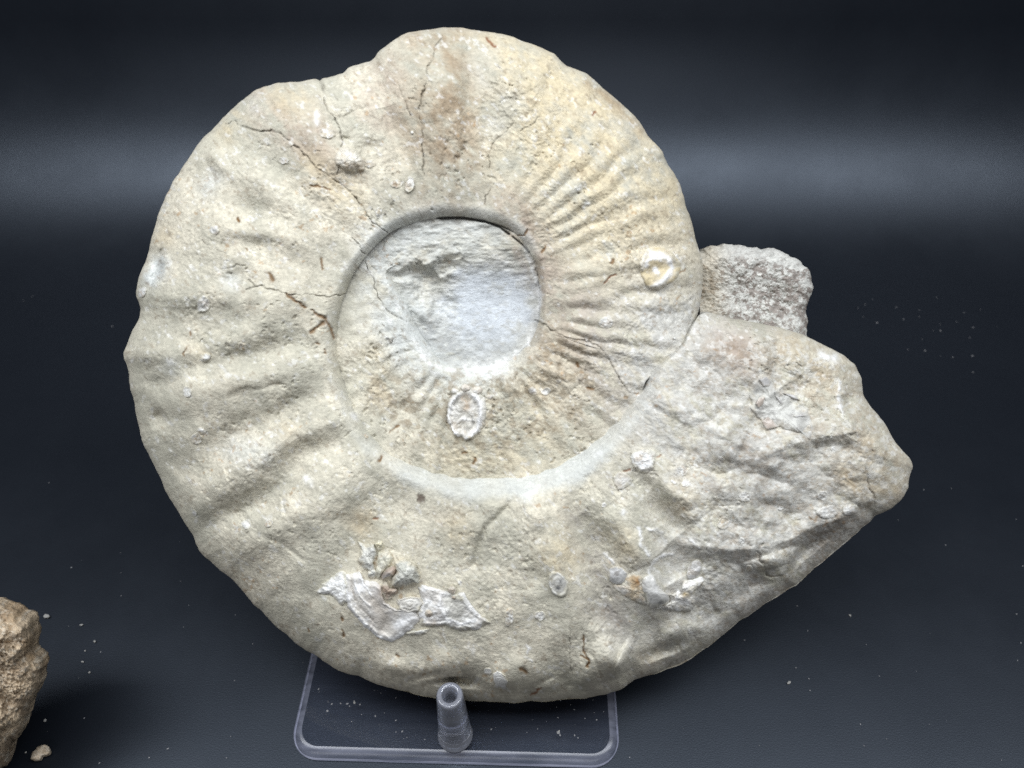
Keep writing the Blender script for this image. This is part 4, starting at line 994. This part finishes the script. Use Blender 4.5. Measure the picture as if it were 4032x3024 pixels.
# big broken oyster at the bottom
BC = (.74, .735, .73)
def oy(pts, **k): return shell(OB(pts), name="oyster_shell", **k)
oy([(180, 790), (240, 690), (340, 610), (460, 530), (510, 570), (530, 700), (510, 900), (460, 930), (350, 820)], dome=2.2, c1=WH, c2=(.80, .80, .80), seed=1000, rough=.45, spots=.25, spotc=(.33, .33, .32), jag=4, nr=40)
oy([(490, 750), (500, 575), (590, 575), (655, 550), (700, 640), (820, 655), (890, 720), (935, 890), (1090, 985), (1280, 980), (1320, 1090), (1220, 1175), (1120, 1255), (1000, 1325), (880, 1290), (700, 1150), (520, 950)],
   dome=1.6, c1=(.60, .575, .53), c2=(.74, .735, .73), rings=.12, nring=5, rim=1.0, seed=1010, rough=.3, jag=3, nr=60, center=OB([(790, 960)])[0], ringc=.2, spots=.25, spotc=(.44, .39, .33), wl=40, fade=0,
   strokes=[(8, .7, WHT, OB([(505, 600), (500, 760), (535, 900), (640, 1070), (760, 1190), (880, 1285)])), (4, .4, WHT, OB([(595, 570), (600, 690), (650, 820), (760, 930)])), (4, .4, WHT, OB([(650, 560), (690, 690), (780, 810)])),
            (5, -.5, (.45, .42, .38), OB([(560, 620), (575, 780), (640, 930), (800, 1080)])), (12, .6, WHT, OB([(880, 1290), (1010, 1300), (1130, 1240), (1230, 1165)])), (26, -1.0, (.50, .46, .41), OB([(800, 880), (900, 1040), (930, 1140)])), (20, .2, WHT, OB([(1060, 1120), (1220, 1080)]))],
   grad=[(OB([(960, 780)])[0], 45, (.42, .34, .27), .8), (OB([(735, 1130)])[0], 12, (.12, .12, .12), .9), (OB([(890, 1150)])[0], 60, (.52, .48, .43), .6)])
oy([(1280, 720), (1320, 690), (1450, 720), (1600, 770), (1790, 780), (1850, 880), (1950, 1010), (2090, 1110), (1950, 1185), (1750, 1200), (1590, 1140), (1450, 1165), (1320, 1150), (1270, 1010), (1330, 880)],
   dome=2.2, c1=(.72, .715, .705), c2=(.60, .59, .55), rings=.12, nring=4, rim=.7, seed=1020, rough=.4, jag=4, nr=50, center=OB([(1600, 980)])[0], ringc=.3, spots=.4, spotc=(.37, .32, .26), wl=34, fade=.12,
   strokes=[(6, .6, WHT, OB([(1800, 800), (1850, 900), (1930, 1010)])), (7, .4, WHT, OB([(1540, 800), (1520, 920), (1600, 1080), (1750, 1130), (1900, 1090)])), (26, -.4, (.47, .46, .42), OB([(1620, 850), (1720, 980)]))],
   grad=[(OB([(1720, 960)])[0], 60, (.50, .49, .45), .9), (OB([(1360, 1050)])[0], 40, (.82, .82, .82), .8), (OB([(1450, 1110)])[0], 30, (.40, .34, .28), .7)])
oy([(1060, 860), (1200, 815), (1330, 830), (1360, 890), (1310, 990), (1180, 1025), (1070, 970)], dome=2.6, c1=(.52, .50, .46), c2=(.62, .61, .58), rings=.3, nring=3, rim=.5, seed=1030, nr=24)
oy([(1030, 440), (1150, 420), (1260, 470), (1325, 600), (1290, 690), (1220, 700), (1130, 740), (1060, 740), (1000, 715), (985, 640), (1050, 560)], dome=6.5, c1=(.47, .47, .42), c2=(.54, .54, .50), rough=.7, seed=1040, nr=36, wl=34, spots=.3, spotc=(.30, .29, .25))
oy([(880, 600), (950, 510), (1025, 475), (1062, 515), (1035, 600), (960, 625), (895, 650)], dome=5.0, c1=(.34, .26, .21), c2=(.42, .36, .31), rough=.15, seed=1050, mat=M_NACRE, nr=24, jag=1.5, grad=[(OB([(910, 590)])[0], 16, (.22, .22, .22), .9), (OB([(960, 625)])[0], 14, (.75, .75, .74), .9)])
oy([(640, 230), (720, 245), (800, 240), (840, 330), (835, 420), (805, 480), (850, 600), (790, 650), (740, 620), (760, 560), (660, 480), (620, 430), (650, 350)], dome=3.0, c1=(.51, .51, .48), c2=(.58, .575, .53), rough=.9, seed=1060, nr=36, jag=6, wl=30, center=OB([(745, 400)])[0])
oy([(855, 340), (960, 320), (1015, 400), (1000, 490), (900, 570), (860, 650), (815, 600), (830, 450)], dome=3.0, c1=(.52, .50, .40), c2=(.58, .565, .49), rough=.6, seed=1070, nr=30, jag=4, wl=30)
oy([(800, 250), (860, 205), (910, 225), (915, 290), (850, 330)], dome=1.6, c1=(.58, .54, .40), c2=(.66, .645, .57), rough=.8, seed=1075, nr=14, jag=4, wl=18)
oy([(890, 690), (940, 650), (990, 720), (1080, 750), (1060, 810), (1000, 850), (950, 900), (900, 800)], dome=2.8, c1=(.30, .225, .17), c2=(.42, .35, .29), rough=.5, seed=1080, nr=20, jag=4, wl=24)
oy([(1150, 1230), (1230, 1190), (1330, 1180), (1410, 1180), (1390, 1215), (1310, 1250), (1220, 1245)], dome=1.6, c1=(.55, .53, .45), c2=WH, rough=.6, seed=1085, nr=14, jag=5, wl=20)
for k, (x, y, rx, ry) in enumerate([(1660, 755, 19, 18), (1680, 840, 11, 8), (1405, 1012, 18, 16)]):
    q = OB([(x, y)])[0]
    shell(ell(q[0], q[1], rx, ry, 20), dome=3.4, c1=(.42, .36, .29), c2=(.52, .48, .42), rim=.6, rings=.2, nring=2, seed=1090 + k, nr=12, wl=14, jag=1.5)

# second oyster, brown and white, lower right
oy2 = lambda pts, **k: shell(OS(pts), name="oyster_shell", **k)
oy2([(250, 1060), (400, 1050), (480, 900), (600, 860), (750, 920), (740, 1050), (800, 1200), (830, 1390), (600, 1320), (430, 1240), (330, 1150)], dome=1.8, c1=(.40, .31, .20), c2=(.52, .46, .36), rough=.4, seed=1100, nr=24, jag=3, wl=24,
    grad=[(OS([(400, 1180)])[0], 26, WH, 1.0), (OS([(720, 1340)])[0], 22, WH, .9), (OS([(680, 980)])[0], 22, (.27, .14, .05), .9), (OS([(330, 1120)])[0], 18, WH, .8)])
oy2([(740, 930), (830, 880), (920, 880), (1000, 1000), (1060, 1130), (1180, 1210), (1190, 1330), (1080, 1400), (900, 1445), (820, 1390), (780, 1250), (720, 1100)], dome=2.8, c1=(.50, .495, .475), c2=(.62, .615, .60), rough=.25, seed=1110, nr=24, jag=2, wl=34, mat=M_NACRE,
    grad=[(OS([(1040, 1365)])[0], 14, (.06, .06, .06), 1.2), (OS([(1110, 1330)])[0], 14, (.30, .29, .25), 1.0), (OS([(940, 930)])[0], 20, WH, .8), (OS([(1090, 1180)])[0], 20, WH, .9), (OS([(900, 1400)])[0], 18, (.72, .72, .71), .9)])
oy2([(1170, 1200), (1300, 1175), (1370, 1080), (1420, 980), (1550, 960), (1720, 900), (1770, 960), (1690, 1080), (1650, 1230), (1640, 1330), (1540, 1485), (1300, 1490), (1100, 1440), (920, 1450), (1090, 1395), (1190, 1330)], dome=2.4, c1=(.80, .80, .79), c2=(.72, .70, .65), rough=.5, seed=1120, nr=34, jag=4, wl=26,
    center=OS([(1420, 1290)])[0], spots=.25, spotc=(.55, .43, .25), grad=[(OS([(1450, 1220)])[0], 16, (.55, .42, .22), .8), (OS([(1580, 1150)])[0], 24, (.62, .57, .45), .8)])

# ------------------------------------------------------------------ acrylic stand
PT = 0.0055
Apt = TABLE.__class__((0, 0, 0.003), (0, 0, 1)).at(np.array(1150.0), np.array(2890.0))
Bpt = TABLE.__class__((0, 0, 0.003), (0, 0, 1)).at(np.array(2440.0), np.array(2925.0))
Fpt = TABLE.at(np.array(1795.0), np.array(3012.0))
yaw = math.atan2(Bpt[1] - Apt[1], Bpt[0] - Apt[0])
pw_ = float(np.hypot(*(Bpt - Apt)[:2]))
mid = (Apt + Bpt) / 2
ax = np.array([math.cos(yaw), math.sin(yaw)]); ay = np.array([-math.sin(yaw), math.cos(yaw)])
fo = float((Fpt[:2] - mid[:2]) @ ay)
front = mid[:2] + ay * fo
stand = empty("display_stand", (float(front[0]), float(front[1]), 0.0))
stand.rotation_euler = (0, 0, yaw)
tag(stand, "clear acrylic display stand with flat rounded base and short peg under the ammonite", "stand")

def rrect(w, d, r, n=10):
    pts = []
    for cx, cy, a0 in ((w / 2 - r, r, -90), (w / 2 - r, d - r, 0), (-w / 2 + r, d - r, 90), (-w / 2 + r, r, 180)):
        for i in range(n + 1):
            a = math.radians(a0 + 90 * i / n)
            pts.append((cx + r * math.cos(a), cy + r * math.sin(a)))
    return pts
def build_base():
    bm = bmesh.new()
    prof = [(0.0006, 0.0002), (0.0, 0.0008), (0.0, 0.0018), (0.0004, 0.0029), (0.0011, 0.0039), (0.0021, 0.0047), (0.0033, 0.0052), (0.0046, PT)]
    rings = []
    for ins, z in prof:
        rings.append([bm.verts.new((x, y + ins, z)) for x, y in rrect(pw_ - 2 * ins, 0.125 - 2 * ins, 0.0135 - ins)])
    for q, (a, b) in enumerate(zip(rings[:-1], rings[1:])):
        n = len(a)
        for i in range(n):
            bm.faces.new((a[i], a[(i + 1) % n], b[(i + 1) % n], b[i])).material_index = 2 if q in (0, 1, 2) else 1
    bm.faces.new(rings[0][::-1]); bm.faces.new(rings[-1])
    for f in bm.faces: f.smooth = len(f.verts) == 4
    me = bpy.data.meshes.new("base_plate"); bm.to_mesh(me); bm.free()
    me.materials.append(M_PLATE); me.materials.append(M_BEVEL); me.materials.append(M_EDGE)
    link_mesh("base_plate", me, None, stand)
build_base()

def lathe(prof, n=48):
    bm = bmesh.new(); rings = []
    for r, z in prof:
        if r < 1e-6: rings.append([bm.verts.new((0, 0, z))])
        else: rings.append([bm.verts.new((r * math.cos(2 * math.pi * i / n), r * math.sin(2 * math.pi * i / n), z)) for i in range(n)])
    for a, b in zip(rings[:-1], rings[1:]):
        if len(a) == 1 and len(b) == 1: continue
        for i in range(n):
            j = (i + 1) % n
            if len(a) == 1: bm.faces.new((a[0], b[j], b[i]))
            elif len(b) == 1: bm.faces.new((a[i], a[j], b[0]))
            else: bm.faces.new((a[i], a[j], b[j], b[i]))
    for f in bm.faces: f.smooth = True
    bmesh.ops.recalc_face_normals(bm, faces=bm.faces)
    return bm
top_plane = Plane((0, 0, PT), (0, 0, 1))
pb = top_plane.at(np.array(1793.0), np.array(2893.0))
# peg height: the height at which its axis meets the photo's peg top
tv = (2735 - H0 / 2) / FPX
ang = PITCH + math.atan(tv)
peg_top = HC - float(pb[1]) * math.tan(ang)
peg_h = peg_top - PT
dist_b = float(np.linalg.norm(pb - CAMP))
r_b = 64 / FPX * dist_b * 0.93; r_t = 53 / FPX * (dist_b - peg_h) * 0.93
print("peg", pb, peg_h, r_b, r_t)
def build_peg():
    H_ = peg_h
    rr = lambda z: r_b + (r_t - r_b) * (z / H_)
    prof = [(0, 0.0001), (r_b * 1.02, 0.0001), (r_b * 1.05, 0.0006), (r_b * 1.04, 0.0014), (r_b * 0.985, 0.0020)]
    for f in (0.30, 0.335, 0.35, 0.365, 0.56, 0.585, 0.61, 0.76, 0.785, 0.81, 0.95):
        prof.append((rr(f * H_) - (0.0001 if f in (0.35, 0.585, 0.785) else 0), f * H_))
    prof += [(rr(H_) - 0.0001, H_ - 0.0008), (rr(H_) - 0.0004, H_ - 0.0002), (rr(H_) - 0.0009, H_), (rr(H_) * 0.62, H_ - 0.0002), (rr(H_) * 0.57, H_ - 0.0006),
             (rr(H_) * 0.50, H_ - 0.010), (rr(H_) * 0.35, H_ - 0.0125), (0, H_ - 0.013)]
    bm = lathe(prof)
    me = bpy.data.meshes.new("peg"); bm.to_mesh(me); bm.free()
    o = link_mesh("peg", me, M_PEG, stand)
    o.location = ((pb[:2] - front) @ ax, (pb[:2] - front) @ ay, PT)
    return o
build_peg()

# two taller pegs at the back that the leaning fossil rests on (behind it in the photo)
for sx in (-0.036, 0.036):
    yy = 0.088
    wy = float(front[1] + ax[1] * sx + ay[1] * yy)
    hh = 0.0085 + (wy - 0.1609) / math.tan(LEAN) - PT
    bm = lathe([(0, 0.0001), (0.0068, 0.0001), (0.0069, 0.0008), (0.0064, 0.002), (0.0052, hh - 0.002), (0.0044, hh - 0.0004), (0.0036, hh), (0, hh)])
    me = bpy.data.meshes.new("peg"); bm.to_mesh(me); bm.free()
    link_mesh("peg", me, M_PEG, stand).location = (sx, yy, PT)

# ------------------------------------------------------------------ brown rock at the left and its chip
RKP = Plane((0, 0.094, 0.008), (0, -math.cos(math.radians(34)), math.sin(math.radians(34))))
RK = [(-40, 2330), (20, 2362), (50, 2372), (82, 2392), (105, 2420), (112, 2455), (104, 2505), (101, 2535), (128, 2550), (148, 2562), (151, 2600), (143, 2650), (132, 2700),
      (112, 2730), (96, 2762), (80, 2820), (55, 2870), (28, 2905), (18, 2950), (2, 2990), (-60, 3060), (-220, 3080), (-420, 2960), (-480, 2700), (-380, 2450), (-200, 2340)]
def rk_h(u, v, r, th):
    e = 1 - r
    h = -10 + 20 * np.sqrt(np.clip(1 - (1 - np.clip(e * 2.4, 0, 1)) ** 2, 0, 1))
    q = np.clip(1 - r ** 5, 0.12, 1)
    h += q * 3.0 * fbm(u, v, 110, 5, seed=600, gain=.6) + q * 3.0 * np.abs(fbm(u, v, 46, 4, seed=601, ang=50, stretch=1.8, gain=.6)) - q * 1.2 * np.abs(fbm(u, v, 18, 3, seed=603))
    x, y = rot(u, v, 58)
    h += 0.25 * (np.abs(((x / 70 + 0.5 * fbm(u, v, 60, 2, seed=602)) % 1) - .5) * 2)
    return h
def rk_c(u, v, r, th):
    n = fbm(u, v, 60, 4, seed=610, gain=.65); n2 = fbm(u, v, 16, 4, seed=611, gain=.7)
    a = np.clip(.5 + .6 * n + .35 * n2, 0, 1)
    col = mixc(A((.50, .40, .285)), A((.31, .24, .17)), a)
    col = mixc(col, A((.64, .58, .48)), sstep(.3, .9, n2) * .6)
    return mixc(col, A((.33, .22, .12)), sstep(.3, .9, fbm(u, v, 90, 3, seed=612)) * .5)
rkb = TABLE.at(np.array(-150.0), np.array(3040.0))
RB = (float(rkb[0]), float(rkb[1]), 0.0)
rock = radial("brown_rock", RK, RKP, rk_h, rk_c, 110, M_ROCK, None, RB, step=4, jag=8, center=(-160, 2700), seed=6, back=[(3, .99), (7, .94), (9, .8), (10, .5)])
tag(rock, "rough brown rock piece at the left edge of the photo, beside the ammonite", "rock")
zmin = min((rock.matrix_world @ v.co).z if False else v.co.z for v in rock.data.vertices)
rock.location.z = -zmin - 0.0005

CH = [(120, 2990), (125, 2965), (145, 2945), (170, 2932), (190, 2935), (200, 2950), (204, 2965), (185, 2975), (168, 2978), (160, 2992), (140, 2998)]
CHP = Plane((0, 0, 0.0035), (0, 0, 1))
def ch_h(u, v, r, th):
    return -1.5 + 3.0 * np.sqrt(np.clip(1 - r ** 3, 0, 1)) + .5 * fbm(u, v, 20, 4, seed=620)
def ch_c(u, v, r, th):
    n = fbm(u, v, 14, 4, seed=621, gain=.7)
    return mixc(A((.46, .37, .27)), A((.60, .52, .42)), np.clip(.5 + .7 * n, 0, 1))
cb = TABLE.at(np.array(162.0), np.array(2975.0))
chip = radial("stone_chip", CH, CHP, ch_h, ch_c, 14, M_ROCK, None, (float(cb[0]), float(cb[1]), 0.0), step=4, jag=2, back=[(1, .97), (2.0, .8)], seed=8)
tag(chip, "small tan stone chip lying below the brown rock", "stone chip")
chip.location.z = -min(v.co.z for v in chip.data.vertices)

# ------------------------------------------------------------------ crumbs and dust on the sheet
def crumb_bm(bm, c, r, rnd):
    m = bmesh.ops.create_icosphere(bm, subdivisions=1, radius=r)
    sx, sy, sz = rnd.uniform(.7, 1.7), rnd.uniform(.6, 1.1), rnd.uniform(.4, .8)
    a = rnd.uniform(0, 6.28)
    for v in m["verts"]:
        x, y, z = v.co.x * sx * rnd.uniform(.75, 1.2), v.co.y * sy * rnd.uniform(.75, 1.2), v.co.z * sz
        v.co = Vector((c[0] + x * math.cos(a) - y * math.sin(a), c[1] + x * math.sin(a) + y * math.cos(a), c[2] + z + r * sz * .9))

rnd = random.Random(5)
CRUMBS = [
    (187, 2430, 9, "largest pale crumb on the black sheet, just right of the brown rock's top"),
    (375, 2528, 6, "pale crumb on the black sheet, farthest right of those beside the brown rock"),
    (322, 2463, 5, "thin pale crumb on the black sheet, up and right of the brown rock"),
    (336, 2564, 4, "upper of three tiny pale crumbs in a line midway between brown rock and fossil"),
    (326, 2607, 4, "middle of three tiny pale crumbs in a line midway between brown rock and fossil"),
    (354, 2649, 5, "lowest of three tiny pale crumbs in a line midway between brown rock and fossil"),
    (179, 2838, 5, "pale crumb in the rock's shadow, above the tan stone chip"),
    (103, 2964, 5, "tiny white crumb between the brown rock's foot and the tan stone chip"),
    (3105, 2690, 8, "white crumb on the black sheet right of the clear stand"),
    (3346, 2424, 5, "pale crumb on the black sheet below the fossil's pointed right end"),
    (2199, 2883, 6, "pale crumb on the clear base plate right of the peg"),
    (1396, 2768, 6, "white crumb on the clear base plate left of the peg, below the fossil")]
for u, v, r, lab in CRUMBS:
    on_base = 1200 < u < 2430 and v > 2600
    p = (top_plane if on_base else TABLE).at(np.array(float(u)), np.array(float(v)))
    bm = bmesh.new(); crumb_bm(bm, (0, 0, 0), r / FPX * float(np.linalg.norm(p - CAMP)), rnd)
    me = bpy.data.meshes.new("stone_crumb"); bm.to_mesh(me); bm.free()
    o = link_mesh("stone_crumb", me, M_CRUMB, None, loc=(float(p[0]), float(p[1]), float(p[2])))
    tag(o, lab, "crumb", "pale crumbs fallen round the fossil")

def build_dust():
    bm = bmesh.new()
    def put(plane, u, v, r):
        p = plane.at(np.array(float(u)), np.array(float(v)))
        crumb_bm(bm, p, r / FPX * float(np.linalg.norm(p - CAMP)), rnd)
    for _ in range(110):                                   # in front, in focus
        u, v = rnd.uniform(0, W0), rnd.uniform(1900, 3020)
        put(TABLE, u, v, rnd.choice([0.9, 1.1, 1.4, 1.8, 2.4]))
    for _ in range(60):                                    # behind left, out of focus
        put(TABLE, rnd.gauss(250, 220), rnd.gauss(1020, 120), rnd.choice([1.2, 1.6, 2.0, 2.6]))
    for _ in range(75):
        put(TABLE, rnd.gauss(3650, 300), rnd.gauss(1150, 170), rnd.choice([1.2, 1.6, 2.0, 2.6]))
    for _ in range(60):
        put(top_plane, rnd.uniform(1240, 2400), rnd.uniform(2700, 2920), rnd.choice([1.2, 1.6, 2.2, 3.0]))
    for u, v, r in [(1342, 2771, 4), (1368, 2772, 4.5), (1418, 2775, 4), (1290, 2800, 4), (1395, 2760, 3), (2198, 2886, 4.5), (2205, 2895, 3.5), (1385, 2842, 3)]:
        put(top_plane, u, v, r)
    me = bpy.data.meshes.new("dust"); bm.to_mesh(me); bm.free()
    o = link_mesh("dust", me, M_DUST)
    tag(o, "fine pale dust specks scattered over the black sheet and the clear base", "dust", kind="stuff")
build_dust()
